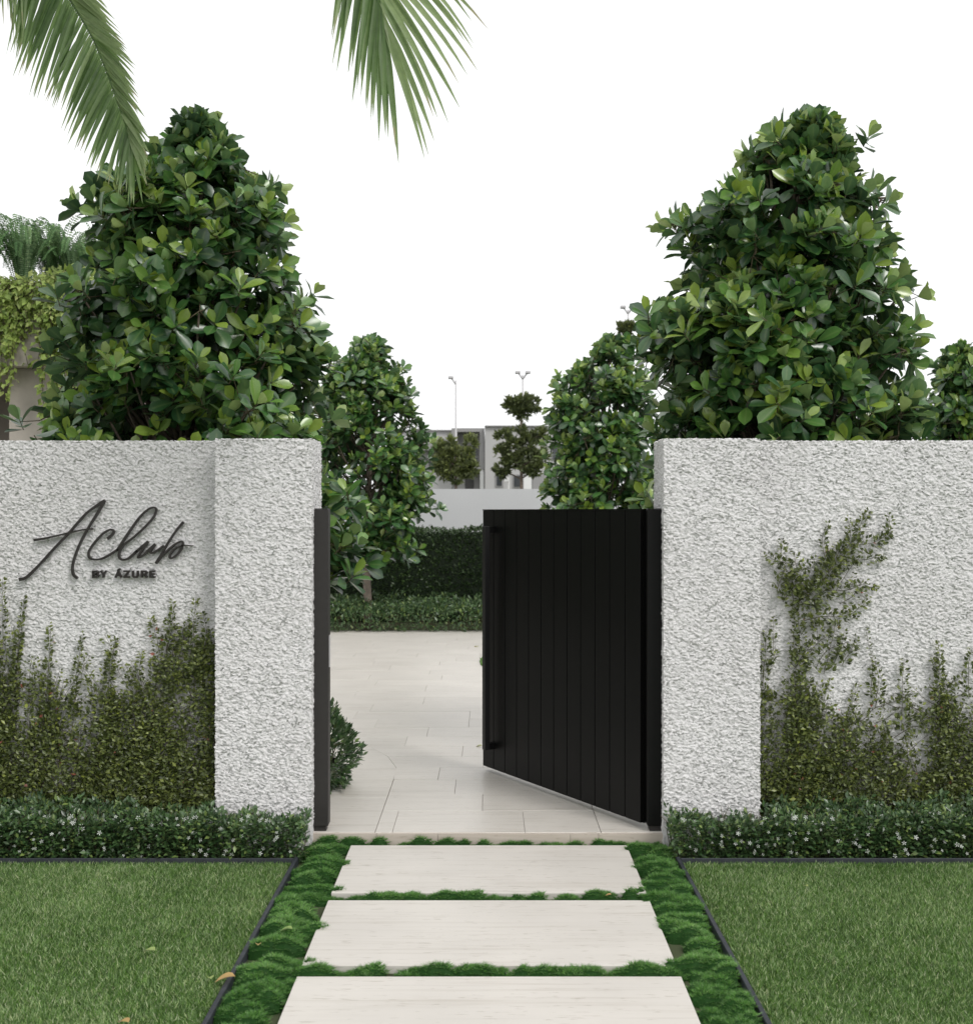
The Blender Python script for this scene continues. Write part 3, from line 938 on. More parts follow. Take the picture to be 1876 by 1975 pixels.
def paddle_tree(name, label, group, D, prof, trunk_u, n_clump, per_clump, leaf, seed, vis_v=845, trunk_r=0.05, extra=None):
    rng = np.random.default_rng(seed)
    prof = np.array(prof, float)
    px = D / F
    zt = HE - (prof[0, 0] - CV) * px; zb = HE - (prof[-1, 0] - CV) * px
    zz = HE - (prof[:, 0] - CV) * px
    xl_ = (prof[:, 1] - CU) * px; xr_ = (prof[:, 2] - CU) * px
    tx = (trunk_u - CU) * px
    cx = lambda z: np.interp(z, zz[::-1], ((xl_ + xr_) / 2)[::-1])
    cw = lambda z: np.interp(z, zz[::-1], ((xr_ - xl_) / 2)[::-1])
    root = empty(name, (tx, D, -0.03), label, 'tree', group)
    # trunk and limbs
    tz = np.linspace(-0.06, zt - 0.25, 12)
    fx = np.clip((tz - zb) / (zt - zb), 0, 1)
    tp = np.stack((tx + (cx(tz) - tx) * fx + 0.015 * np.sin(tz * 3 + seed), D + 0.02 * np.cos(tz * 2.3 + seed), tz), 1)
    tr = np.interp(tz, (-0.1, zt), (trunk_r, 0.012))
    MB().tube(tp, tr, 10).build('trunk', M['trunk'], root, True)
    # clumps of shoots
    zs_ = []
    while len(zs_) < n_clump:
        z = rng.uniform(zb, zt)
        if rng.random() < (cw(z) / cw(zz).max()) ** 0.8 + 0.06: zs_.append(z)
    zs_ = np.array(zs_)
    az = np.arange(n_clump) * 2.39996 + rng.uniform(-0.5, 0.5, n_clump)
    rho = rng.uniform(0.40, 1.0, n_clump) ** 0.75
    w = np.maximum(cw(np.minimum(zs_ + leaf * 0.6, zt)) - leaf * 0.30, 0.015)
    cc = np.stack((cx(zs_) + np.cos(az) * rho * w, D + np.sin(az) * rho * w, zs_), 1)
    qv = cc[:, :2] - np.stack((cx(cc[:, 2]), np.full(len(cc), D)), 1)
    rv_ = np.linalg.norm(qv, axis=1) + 1e-6
    lobc = 0.99 + 0.26 * vnoise(np.stack((qv[:, 0] / rv_ * 1.5 + seed, qv[:, 1] / rv_ * 1.5, cc[:, 2] * 2.6), 1), 5)
    pull = np.minimum(1, (cw(np.minimum(cc[:, 2] + leaf * 0.6, zt)) - leaf * 0.35).clip(0.01) * lobc / rv_)
    cc[:, :2] -= qv * (1 - pull)[:, None]
    if extra is not None: cc = np.vstack((cc, extra))
    limbs = MB()
    sp, sa, sc_ = [], [], []
    for ci, c in enumerate(cc):
        out = np.array((c[0] - cx(c[2]), c[1] - D, 0.0)); r = np.linalg.norm(out); out = out / (r + 1e-6)
        z0 = max(0.35, zb + 0.12, c[2] - 0.35 - 0.45 * r)
        z0 = min(z0, zt - 0.4)
        o = np.array((np.interp(z0, tz, tp[:, 0]), D, z0))
        midp = (o + c) / 2 + np.array((0, 0, -0.05))
        limbs.tube(catmull([o, midp, c - out * 0.04], 4), np.linspace(0.016, 0.006, 9), 5)
        for _ in range(per_clump):
            off = rng.normal(0, 1, 3) * np.array((0.095, 0.095, 0.085)) * (leaf / 0.145)
            p = c + off
            q = np.array((p[0] - cx(p[2]), p[1] - D)); lim = max(0.02, cw(np.clip(p[2] + leaf * 0.75, zb, zt)) - leaf * rng.choice((0.75, 0.45, 0.2, -0.3), p=(0.4, 0.25, 0.2, 0.15)))
            rq = np.linalg.norm(q)
            lob = 0.99 + 0.26 * float(vnoise(np.array([[q[0] / (rq + 1e-6) * 1.5 + seed, q[1] / (rq + 1e-6) * 1.5, p[2] * 2.6]]), 5)[0])
            if (ci < n_clump or c[2] > 1.75) and rq > lim * lob and (rng.random() > 0.20 or rq > lim * lob + 0.15): p[:2] = np.array((cx(p[2]), D)) + q / (rq + 1e-6) * lim * lob * rng.uniform(0.6, 1.0)
            if p[2] > zt - leaf * 0.9: p[2] = zt - leaf * rng.uniform(0.7, 1.3)
            ax = norm(out * rng.uniform(0.3, 1.1) + np.array((0, 0, rng.uniform(0.35, 1.1))) + rng.normal(0, 0.35, 3))
            sp.append(p); sa.append(ax); sc_.append(c)
    sp, sa, sc_ = np.array(sp), np.array(sa), np.array(sc_)
    ns = len(sp)
    tw = MB()
    for p, a, c in zip(sp, sa, sc_):
        tw.tube([c, (c + p) / 2 - a * 0.02, p], [0.0045, 0.0035, 0.0025], 3, cap=False)
        tw.tube([p - a * 0.05, p + a * 0.02], [0.0035, 0.002], 3, cap=False)
    limbs.build('limbs', M['bark'], root, True)
    tag(tw.build('twigs', M['twig'], root, True), kind='stuff')
    pos, dr, nr, sz, ti = [], [], [], [], []
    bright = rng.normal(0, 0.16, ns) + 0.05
    for k in range(4):
        ref = norm(np.cross(sa, np.array((0.31, 0.22, 0.13)) + rng.normal(0, 0.5, (ns, 3))))
        if k == 0: ref0 = ref
        e1 = ref0; e2 = np.cross(sa, e1)
        ph = (k % 2) * math.pi / 2 + rng.normal(0, 0.25, ns)
        per = e1 * np.cos(ph)[:, None] + e2 * np.sin(ph)[:, None]
        for sg in (1, -1):
            th = np.radians((32, 52, 70, 84)[k] + rng.normal(0, 10, ns))
            d = sa * np.cos(th)[:, None] + sg * per * np.sin(th)[:, None]
            nn = sa * np.sin(th)[:, None] - sg * per * np.cos(th)[:, None] + rng.normal(0, 0.15, (ns, 3))
            d[:, 2] -= 0.05 * k
            keep = rng.random(ns) < (1.0, 0.97, 0.92, 0.6)[k]
            pos.append((sp + sa * (0.012 - 0.020 * k) * (leaf / 0.145) + sg * per * 0.004)[keep]); dr.append(d[keep]); nr.append(nn[keep])
            sz.append((leaf * (0.74, 0.95, 1.0, 0.92)[k] * rng.uniform(0.78, 1.12, ns))[keep])
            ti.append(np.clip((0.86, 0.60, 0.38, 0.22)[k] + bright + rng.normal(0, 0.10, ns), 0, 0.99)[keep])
    pos, dr, nr, sz, ti = map(np.concatenate, (pos, dr, nr, sz, ti))
    shp = (rng.random(len(pos)) < 0.45).astype(int)
    wid = rng.uniform(0.85, 1.12, len(pos))
    ctr = pos + norm(dr) * sz[:, None] * 0.5
    vis = pick_visible(ctr, sz, 300, vis_v)
    isv = np.zeros(len(pos), bool); isv[vis] = True
    R = frames(dr, nr)
    for i in vis:
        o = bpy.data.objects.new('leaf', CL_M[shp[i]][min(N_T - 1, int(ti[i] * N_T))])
        C.objects.link(o)
        o.parent = root
        m4 = np.eye(4); m4[:3, :3] = R[i] * np.array((sz[i] * wid[i], sz[i], sz[i]))[None]; m4[:3, 3] = pos[i] - np.array((tx, D, -0.03))
        o.matrix_local = m4.tolist() and __import__('mathutils').Matrix(m4.tolist())
    mb = MB()
    near = ctr[:, 1] < D + 0.12 * (leaf / 0.146)          # the far side of the crown gets plainer leaves
    for s in (0, 1):
        for nf, tp_ in ((near, (T_OBN, T_OB2N)[s]), (~near, TPLS[s])):
            k = (~isv) & (shp == s) & nf
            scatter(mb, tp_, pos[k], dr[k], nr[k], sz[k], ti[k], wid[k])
    tag(mb.build('foliage', M['clusia'], root, True), kind='stuff')
    return root


GRP = 'paddle-leaved trees in the garden'
PL = [(205, 366, 390), (250, 335, 430), (300, 280, 490), (345, 200, 540), (400, 165, 555), (450, 178, 585), (500, 165, 592), (560, 125, 605), (620, 90, 645), (680, 92, 650), (740, 97, 640), (800, 85, 640), (845, 82, 640), (950, 90, 650), (1080, 120, 660), (1150, 200, 600)]
ex = np.array([P(628, 985, 6.75), P(634, 1045, 6.7), P(632, 1095, 6.75), P(622, 1030, 6.8), P(622, 905, 6.8), P(360, 235, 7.0), P(385, 240, 7.1), P(515, 345, 7.0), P(200, 375, 6.95), P(225, 355, 7.0), P(215, 395, 6.95), P(250, 330, 7.0), P(185, 395, 7.0)])
paddle_tree('paddle_leaf_tree', 'large glossy paddle-leaved tree behind the sign wall, overlapped by a palm frond tip', GRP, 7.1, PL, 360, 215, 8, 0.146, 101, extra=ex)
PR = [(205, 1545, 1600), (250, 1475, 1632), (300, 1430, 1652), (350, 1370, 1690), (400, 1290, 1740), (450, 1292, 1725), (500, 1308, 1700), (560, 1292, 1765), (620, 1245, 1765), (680, 1240, 1778), (740, 1250, 1785), (800, 1248, 1795), (845, 1245, 1795), (1000, 1262, 1780), (1150, 1330, 1700)]
exr = np.array([P(1550, 238, 7.0), P(1600, 265, 7.05), P(1530, 262, 7.1), P(1460, 300, 7.0), P(1295, 430, 7.0), P(1715, 380, 7.0), P(1760, 555, 7.0), P(1250, 655, 6.9), P(1540, 715, 6.5), P(1500, 775, 6.42), P(1560, 800, 6.42), P(1525, 660, 6.5), P(1590, 740, 6.5), P(1450, 740, 6.5)])
paddle_tree('paddle_leaf_tree', 'large glossy paddle-leaved tree behind the right wall, above the right pillar', GRP, 7.1, PR, 1520, 215, 8, 0.146, 206, extra=exr)
PM = [(640, 695, 735), (680, 645, 775), (740, 605, 800), (800, 590, 830), (850, 590, 840), (950, 588, 835), (1010, 600, 845), (1045, 630, 835), (1070, 665, 780)]
paddle_tree('paddle_leaf_tree', 'smaller paddle-leaved tree on a bare pale trunk, seen through the gateway', GRP, 16.5, PM, 708, 140, 7, 0.175, 303, vis_v=1160, trunk_r=0.065)
PN = [(640, 1165, 1205), (680, 1122, 1245), (740, 1058, 1260), (800, 1050, 1275), (850, 1044, 1285), (920, 1034, 1295), (980, 1030, 1295), (1080, 1050, 1285), (1120, 1100, 1250)]
paddle_tree('paddle_leaf_tree', 'smaller paddle-leaved tree standing behind the top of the open gate', GRP, 15.8, PN, 1172, 140, 7, 0.175, 404, vis_v=985, trunk_r=0.06)
PF = [(655, 1832, 1868), (690, 1800, 1895), (740, 1788, 1915), (800, 1778, 1935), (850, 1775, 1945), (950, 1780, 1945), (1020, 1800, 1930)]
paddle_tree('paddle_leaf_tree', 'small-looking paddle-leaved tree at the right picture edge over the wall', GRP, 14.2, PF, 1858, 110, 7, 0.16, 505, vis_v=845, trunk_r=0.06)

# ------------------------------------------------------------------ PALM with two drooping fronds in view
def bez(pts, n):
    pts = np.asarray(pts, float)
    c = catmull(pts, 24)
    s = np.concatenate(([0], np.cumsum(np.linalg.norm(np.diff(c, axis=0), axis=1))))
    t = np.linspace(0, s[-1], n)
    return np.stack([np.interp(t, s, c[:, k]) for k in range(3)], 1), s[-1]


def leaflet_verts(base, d, side, length, width, droop, n=6):
    """folded ribbon"""
    v, rib = [], []
    d = norm(d); p = np.array(base, float)
    g_ = np.array((0, 0, -1.0))
    step = length / n
    for i in range(n + 1):
        s = i / n
        w = width * (min(1, 0.35 + 3.2 * s)) * (1 - s ** 2.6) + 0.0006
        nn = norm(np.cross(side, d))
        sd = norm(np.cross(d, nn))
        v += [p - sd * w / 2 + nn * w * 0.18, p.copy(), p + sd * w / 2 + nn * w * 0.18]
        rib += [0, 1, 0]
        d = norm(d + g_ * droop * step / max(length, 1e-3) * (0.4 + 1.2 * s))
        p = p + d * step
    q = []
    for i in range(n):
        a = i * 3
        q += [(a, a + 1, a + 4, a + 3), (a + 1, a + 2, a + 5, a + 4)]
    return np.array(v), q, rib


PALM = np.array((-3.35, 5.0, 4.62))
palm = empty('palm_tree', (-3.35, 5.0, Z_L), 'tall palm beside the left lawn whose drooping fronds enter at the top of the picture', 'palm tree')
tzz = np.linspace(-0.1, 4.55, 40)
MB().tube(np.stack((-3.35 + 0.06 * np.sin(tzz * 0.8), 5.0 + 0 * tzz, tzz), 1), 0.13 + 0.05 * np.exp(-tzz * 2.2) + 0.006 * (np.arange(40) % 2), 14).build('trunk', M['palm_bark'], palm, True)
prng = np.random.default_rng(77)
g3 = np.array((0, 0, -1.0))


def frond(name, pts, normal_hint, n_leaf, lmax, width, real, s_range=(0.16, 1.0), lean=(0.55, 0.55), droop=0.9, lend=0.45, label=None, rwid=0.012, sides=(1, -1), lfac=(1.0, 1.0)):
    curve, Ls = bez(pts, 60)
    tan = norm(np.gradient(curve, axis=0))
    rach = MB().tube(curve, np.linspace(rwid, 0.0025, 60), 6, tint=0.35).build('frond', M['palm'], palm, True)
    if label: rach['label'] = label
    merged = MB()
    for i in range(n_leaf):
        s = s_range[0] + (s_range[1] - s_range[0]) * (i + 0.5) / n_leaf
        k = s * 59; k0 = int(min(58, k)); f = k - k0
        p = curve[k0] * (1 - f) + curve[k0 + 1] * f; t = norm(tan[k0] * (1 - f) + tan[k0 + 1] * f)
        nh = normal_hint - np.dot(normal_hint, t) * t; nh = norm(nh)
        sd0 = np.cross(t, nh)
        for j, sg in enumerate(sides):
            ll = lmax * lfac[j] * (1 - (1 - lend) * max(0, (s - 0.45) / 0.55) ** 1.3) * min(1, 0.35 + s * 2.2) * prng.uniform(0.88, 1.08)
            a = lean[j] * (1 - 0.30 * max(0, (s - 0.7) / 0.3) - 0.55 * max(0, (s - 0.93) / 0.07)) + prng.normal(0, 0.05)
            d = t * math.cos(a) + sg * sd0 * math.sin(a) + nh * prng.normal(0.10, 0.06)
            v, q, rib = leaflet_verts(p, d, np.cross(d, nh) * 1.0 + prng.normal(0, 0.12, 3), ll, width * prng.uniform(0.8, 1.15), droop * prng.uniform(0.75, 1.25), 7)
            ti = np.clip(0.42 + prng.normal(0, 0.15) + (0.36 if sg < 0 else -0.06), 0, 0.88)
            tv = np.full(len(v), ti); tv[-6:] = np.maximum(tv[-6:], prng.uniform(0.6, 1.0))
            if real:
                mb = MB(); mb.add(v, None, q, tv, rib)
                o = link('leaflet', mb.mesh('leaflet', M['palm'], True), None)
                o.parent = rach
            else:
                merged.add(v, None, q, tv, rib)
    if not real:
        o = link('leaflets', merged.mesh('leaflets', M['palm'], True), None); o.parent = rach
        tag(o, kind='stuff')
    for o in rach.children: o.matrix_parent_inverse = rach.parent.matrix_basis.inverted() @ palm.matrix_basis if False else o.matrix_parent_inverse
    return rach


D1 = 5.55
f1 = [PALM, P(-430, -330, 5.15), P(-240, -330, 5.25), P(-60, -240, 5.35), P(60, -130, 5.45)] + [P(u - 8, v - 4, D1) for u, v in ((142, 0), (185, 73), (211, 133), (234, 198), (252, 249), (266, 296))]
frond('frond', f1, np.array((0.15, -1.0, 0.25)), 165, 0.60, 0.0205, True, (0.16, 0.997), lean=(0.88, 0.46), droop=0.26, lend=0.46, rwid=0.011, label='feathery palm frond drooping in front of the left tree', lfac=(1.0, 0.62))
D2 = 4.6
f2 = [PALM, np.array((-2.7, 4.92, 5.35)), np.array((-1.85, 4.82, 5.62)), np.array((-1.1, 4.72, 5.25)), np.array((-0.62, 4.64, 4.55)), P(716, -110, D2), P(731, 0, D2), P(737, 36, D2), P(743, 62, D2)]
frond('frond', f2, np.array((0.10, -1.0, 0.15)), 150, 0.88, 0.027, True, (0.14, 0.998), lean=(0.42, 0.86), droop=0.42, lend=0.62, rwid=0.014, label='palm frond tip fanning down at the top centre of the picture')
for k, az in enumerate((200, 235, 262, 290, 160, 130, 182, 215, 320, 350)):
    a = math.radians(az); dx, dy = math.cos(a), math.sin(a)
    up = (1.1, 0.5, 0.8, 0.6, 1.0, 0.9, 1.5, 1.3, 1.1, 1.9)[k]
    Lr = 2.6 if az != 350 else 1.5
    q = [PALM, PALM + np.array((dx * Lr * 0.3, dy * Lr * 0.3, up * 0.6)), PALM + np.array((dx * Lr * 0.65, dy * Lr * 0.65, up * 0.7)), PALM + np.array((dx * Lr * 0.95, dy * Lr * 0.95, up * 0.2))]
    frond('frond', q, np.array((0, 0, 1.0)), 50, 0.55, 0.022, False, lean=(0.8, 0.8), droop=1.0)

# ------------------------------------------------------------------ WALL CLIMBERS
def climber(name, label, shoots, dens, seed, xlim, leaf=0.030):
    """shoots: list of (points in x,z ; leaf spread ; yellow tip)"""
    rng = np.random.default_rng(seed)
    root = empty(name, (float(np.mean([s[0][0][0] for s in shoots])), YW - 0.02, Z_L - 0.02), label, 'climbing plant', 'climbers on the front walls')
    st, fo = MB(), MB()
    pos, dr, nr, sz, ti = [], [], [], [], []
    for pts, spread, tip, dn in shoots:
        c = catmull(pts, 6) if len(pts) > 2 else np.asarray(pts, float)
        seg = np.linalg.norm(np.diff(c, axis=0), axis=1); s = np.concatenate(([0], np.cumsum(seg)))
        Ls = s[-1]
        if Ls < 0.02: continue
        m_ = max(4, int(Ls / 0.02))
        tt = np.linspace(0, Ls, m_)
        cx_ = np.interp(tt, s, c[:, 0]) + np.cumsum(rng.normal(0, 0.0022, m_)); cz_ = np.interp(tt, s, c[:, 1])
        cx_ = np.clip(cx_, *xlim)
        yo = YW - 0.008 - np.abs(0.012 + np.cumsum(rng.normal(0, 0.0016, m_))).clip(0.002, 0.035)
        cur = np.stack((cx_, yo, cz_), 1)
        st.tube(cur, np.linspace(0.0022, 0.0009, m_), 3, cap=False)
        nl = int(Ls * (dn if dn <= 1.01 else dn * 1.45) * dens)
        f = rng.random(nl) ** 0.9
        idx = f * (m_ - 1); i0 = np.minimum(m_ - 2, idx.astype(int)); fr = (idx - i0)[:, None]
        p = cur[i0] * (1 - fr) + cur[i0 + 1] * fr
        tg = norm(cur[i0 + 1] - cur[i0])
        tap = 1.35 * spread * (1.0 - 0.72 * f ** 2)
        sg = rng.choice((-1, 1), nl)
        sidev = np.stack((tg[:, 2] * sg, np.zeros(nl), -tg[:, 0] * sg), 1)
        p = p + sidev * (rng.random(nl) ** 0.8 * tap)[:, None] + np.stack((np.zeros(nl), -rng.random(nl) * tap * 0.75 - 0.004, rng.normal(0, 0.006, nl)), 1)
        d = norm(sidev * 0.75 + tg * 0.55 + rng.normal(0, 0.4, (nl, 3)) + np.array((0, -0.25, 0)))
        nn = norm(np.array((0, -0.6, 0.6)) + rng.normal(0, 0.55, (nl, 3)))
        ok = (p[:, 0] > xlim[0]) & (p[:, 0] < xlim[1])
        tv = 0.42 + rng.normal(0, 0.24, nl)
        tv = np.where(f > 0.78, tv + tip * (f - 0.78) / 0.22, tv)
        tv = np.clip(tv, 0.02, 0.93)
        tv = np.where(rng.random(nl) < 0.0025, 1.0, tv)
        pos.append(p[ok]); dr.append(d[ok]); nr.append(nn[ok]); sz.append((leaf * rng.uniform(0.65, 1.2, nl) * (1 - 0.35 * f))[ok]); ti.append(tv[ok])
    pos, dr, nr, sz, ti = map(np.concatenate, (pos, dr, nr, sz, ti))
    scatter(fo, T_OV, pos, dr, nr, sz, ti)
    tag(st.build('stems', M['twig'], root, True), kind='stuff')
    tag(fo.build('leaves', M['vine'], root, True), kind='stuff')
    return root


def wz(u, v):
    p = P(u, v, YW - 0.02)
    return (p[0], p[2])


def field(env, u0, u1, n, seed, gaps, base_v=1590):
    rng = np.random.default_rng(seed)
    out = []
    eu, ev = np.array(env, float).T
    for k in range(n):
        u = rng.uniform(u0, u1)
        top = np.interp(u, eu, ev) + abs(rng.normal(0, 110)) - 15
        top = min(top, 1540)
        if rng.random() < 0.5: top = rng.uniform(top, 1560)
        uu = u + rng.normal(0, 60)
        vb = base_v
        # start part-way up for some
        if rng.random() < 0.3: vb = rng.uniform(top + 60, base_v) if top + 60 < base_v else base_v
        pts = []
        m_ = 5
        ax = u
        for j in range(m_):
            s = j / (m_ - 1)
            ax_ = u + (uu - u) * s + rng.normal(0, 7)
            pts.append((ax_, vb + (top - vb) * s))
        # drop shoots whose middle runs across a bare patch
        bad = False
        for gu, gv, ru, rv in gaps:
            for pu, pv in pts:
                if ((pu - gu) / ru) ** 2 + ((pv - gv) / rv) ** 2 < 1: bad = True
        if bad and rng.random() < 0.85: continue
        out.append(([wz(a, b) for a, b in pts], rng.uniform(0.016, 0.05), rng.choice((0.1, 0.25, 0.5)), 1.0))
    return out


envL = [(-1200, 1250), (-500, 1200), (-60, 1190), (0, 1175), (25, 1225), (60, 1280), (100, 1270), (150, 1310), (200, 1275), (250, 1285), (300, 1275), (330, 1260), (370, 1225), (415, 1235)]
shL = field(envL, -40, 413, 285, 31, [(42, 1400, 30, 45), (128, 1393, 22, 22), (155, 1325, 22, 18), (365, 1318, 32, 20), (150, 1500, 14, 16), (390, 1530, 22, 18)])
shL += field(envL, -900, -40, 100, 32, [])
for pts, sp_, tp_ in (
        ([(2, 1560), (0, 1350), (2, 1230), (3, 1115)], 0.03, 0.25), ([(35, 1330), (38, 1260), (42, 1200)], 0.018, 0.5), ([(20, 1400), (30, 1250), (44, 1150)], 0.008, 0.1),
        ([(85, 1400), (92, 1300), (97, 1205)], 0.016, 0.3), ([(140, 1380), (150, 1300), (163, 1225)], 0.007, 0.0), ([(200, 1450), (208, 1340), (212, 1255)], 0.022, 0.5),
        ([(214, 1300), (222, 1250), (226, 1230)], 0.008, 0.2), ([(262, 1400), (268, 1320), (275, 1255)], 0.016, 0.4), ([(290, 1450), (293, 1350), (292, 1270)], 0.02, 0.4),
        ([(318, 1330), (308, 1255), (292, 1190)], 0.022, 0.55), ([(320, 1260), (330, 1200), (333, 1160)], 0.01, 0.2), ([(360, 1320), (366, 1230), (371, 1155)], 0.022, 0.5),
        ([(395, 1300), (398, 1230), (396, 1185)], 0.016, 0.1), ([(405, 1400), (404, 1300), (406, 1215)], 0.026, 0.0), ([(380, 1300), (376, 1240), (372, 1200)], 0.03, 0.15),
        ([(340, 1290), (350, 1240), (352, 1205)], 0.024, 0.15), ([(400, 1560), (404, 1450), (405, 1350)], 0.03, -0.1), ([(50, 1470), (55, 1400), (57, 1345)], 0.016, 0.45), ([(95, 1440), (105, 1380), (100, 1320)], 0.02, 0.35)):
    shL.append(([wz(a, b) for a, b in pts], sp_, tp_, 1.35))
for k in range(20):
    u = 312 + 98 * random.random() ** 0.7; v = 1215 + 150 * random.random()
    shL.append(([wz(u - 5, v + 30), wz(u, v), wz(u + random.uniform(-6, 6), v - 30)], 0.026, 0.05, 1.2))
for k in range(46):                                   # runners spreading sideways
    u = random.uniform(10, 370); v = random.uniform(1330, 1520); du = random.choice((-1, 1)) * random.uniform(35, 80)
    shL.append(([wz(u, v), wz(u + du * 0.5, v - random.uniform(5, 25)), wz(min(410, u + du), v - random.uniform(15, 50))], 0.03, 0.2, 0.9))
climber('wall_climber', 'olive green small-leaved climber on the left wall, spreading below the sign', shL, 155, 41, (-4.2, -1.372))

envR = [(1465, 1330), (1500, 1330), (1550, 1300), (1600, 1320), (1650, 1340), (1690, 1370), (1720, 1400), (1750, 1370), (1780, 1330), (1810, 1320), (1840, 1340), (1876, 1320), (2000, 1290), (2500, 1300)]
shR = field(envR, 1467, 1880, 265, 51, [(1700, 1330, 22, 40), (1785, 1400, 30, 28), (1770, 1450, 22, 25), (1660, 1290, 25, 25), (1590, 1440, 10, 10), (1740, 1400, 18, 30)])
shR += field(envR, 1880, 2500, 80, 52, [])


def zr(x, y): return ((x / 2.2333 + 3000) / 2.0469, (y / 2.2333 + 1900) / 2.0469)


for pts, sp_, tp_, dn in (
        ([(330, 2300), (325, 1787), (350, 1500), (350, 1250), (365, 1080)], 0.034, 0, 2.0), ([(420, 2200), (400, 1787), (330, 1500), (330, 1250), (345, 1080)], 0.03, 0, 1.7), ([(300, 1650), (420, 1480), (500, 1360), (470, 1240)], 0.03, 0, 1.4), ([(560, 1700), (600, 1480), (640, 1300), (600, 1200)], 0.035, 0, 1.3), ([(480, 1650), (560, 1500), (760, 1420), (840, 1400)], 0.03, 0.1, 1.2), ([(365, 1100), (470, 950), (600, 800), (780, 550), (870, 400), (935, 250)], 0.030, 0.25, 1.9),
        ([(600, 800), (700, 620), (800, 480), (780, 330)], 0.022, 0.1, 1.5), ([(780, 560), (980, 545), (1130, 480), (1195, 440)], 0.024, 0.2, 1.9), ([(1100, 480), (1150, 390), (1130, 275)], 0.012, 0.0, 1.0),
        ([(365, 1080), (290, 880), (210, 700), (195, 500)], 0.026, 0.1, 1.5), ([(600, 760), (560, 600), (570, 470), (620, 375)], 0.012, 0.1, 1.2), ([(370, 1230), (560, 1190), (720, 1190), (850, 1140), (965, 1030)], 0.020, 0.15, 1.7),
        ([(560, 960), (760, 960), (900, 910), (1040, 950)], 0.020, 0.25, 1.1), ([(220, 720), (120, 690), (25, 640)], 0.014, 0.1, 1.3), ([(700, 650), (860, 690), (960, 680), (1085, 660)], 0.012, 0.0, 1.3),
        ([(350, 1050), (420, 850), (500, 700)], 0.06, 0.0, 2.4), ([(640, 1000), (760, 820), (840, 700)], 0.03, 0.0, 1.2), ([(560, 880), (640, 700), (700, 560)], 0.05, 0.0, 2.0), ([(150, 950), (190, 820), (260, 700)], 0.03, 0.1, 1.6), ([(700, 1080), (820, 1010), (900, 860)], 0.03, 0.1, 0.9), ([(300, 1080), (260, 950), (240, 800)], 0.04, 0.0, 2.0), ([(380, 1080), (560, 960), (680, 800)], 0.05, 0.0, 2.0), ([(330, 1060), (450, 980), (560, 880)], 0.05, 0.0, 2.0),
        ([(200, 1060), (300, 900), (360, 760)], 0.035, 0.1, 1.8), ([(330, 780), (300, 700), (290, 620)], 0.02, 0.5, 1.2), ([(640, 1600), (700, 1430), (720, 1300)], 0.02, 0.1, 1.0), ([(720, 1620), (810, 1480), (860, 1370)], 0.016, 0.1, 1.2),
        ([(980, 1900), (985, 1560), (960, 1420), (945, 1300)], 0.006, 0.0, 0.6), ([(1570, 2300), (1565, 1800), (1585, 1600), (1585, 1405)], 0.020, 0.5, 1.8), ([(1840, 1900), (1830, 1650), (1850, 1470)], 0.022, 0.35, 1.5),
        ([(20, 1760), (40, 1500), (30, 1330)], 0.024, 0.1, 1.6), ([(120, 1600), (115, 1350), (120, 1180)], 0.007, 0.0, 0.8), ([(20, 2000), (20, 1800), (30, 1620)], 0.025, -0.1, 1.4), ([(440, 1500), (520, 1400), (640, 1330)], 0.018, 0, 1.0),
        ([(1250, 2200), (1240, 1800), (1270, 1560)], 0.022, 0.1, 1.3), ([(1010, 2000), (1040, 1750), (1000, 1560)], 0.02, 0.1, 1.2), ([(1700, 2300), (1640, 1900), (1560, 1690), (1480, 1560)], 0.02, 0.2, 1.3), ([(1540, 2000), (1680, 1800), (1800, 1720)], 0.02, 0.2, 1.3)):
    shR.append(([wz(*zr(a, b)) for a, b in pts], sp_, tp_, dn))
for k in range(46):
    u = random.uniform(1480, 1860); v = random.uniform(1350, 1530); du = random.choice((-1, 1)) * random.uniform(35, 80)
    shR.append(([wz(u, v), wz(u + du * 0.5, v - random.uniform(5, 25)), wz(max(1470, u + du), v - random.uniform(15, 50))], 0.03, 0.2, 0.9))
climber('wall_climber', 'olive green climber on the right wall with one tall forked branch reaching up', shR, 160, 61, (1.352, 4.2))

# ------------------------------------------------------------------ FLOWERING BORDERS
def shrub_mass(fo, rng, n, x0, x1, y0, y1, z0, ztop, leaf, tpl, tmean=0.60, bumps=9.0, surf=0.62):
    """leaves through an uneven clipped mass, denser near its skin"""
    x = rng.uniform(x0, x1, n); y = rng.uniform(y0, y1, n)
    p0 = np.stack((x * bumps, y * bumps, x * 0), 1)
    top = ztop * (1 + 0.32 * vnoise(p0, 17) + 0.30 * vnoise(p0 * 2.3, 18))
    s = rng.random(n)
    z = z0 + (top - z0) * np.where(s < surf, rng.uniform(0.75, 1.05, n), rng.random(n))
    front = rng.random(n) < 0.45
    y = np.where(front, y0 + abs(rng.normal(0, 0.03, n)) - 0.02 + 0.03 * vnoise(np.stack((x * bumps, z * bumps * 1.5, x * 0), 1), 19), y)
    z = np.where(front, z0 + (top - z0) * rng.uniform(0.02, 1.0, n), z)
    cy = (y0 + y1) / 2
    out = np.stack((rng.normal(0, 0.5, n), np.where(front, -0.9, (y - cy) / (y1 - y0) * 1.2), np.where(front, 0.35, 0.9)), 1) + rng.normal(0, 0.4, (n, 3))
    d = norm(out)
    nn = norm(np.array((0, -0.35, 1.0)) + rng.normal(0, 0.45, (n, 3)))
    ti = np.clip(tmean + 0.16 * vnoise(p0 * 1.3, 23) + rng.normal(0, 0.24, n), 0, 0.95)
    ti = np.where(rng.random(n) < 0.02, 0.97, ti)
    scatter(fo, tpl, np.stack((x, y, z), 1), d, nn, leaf * rng.uniform(0.6, 1.2, n), ti, 1.5)
    return top


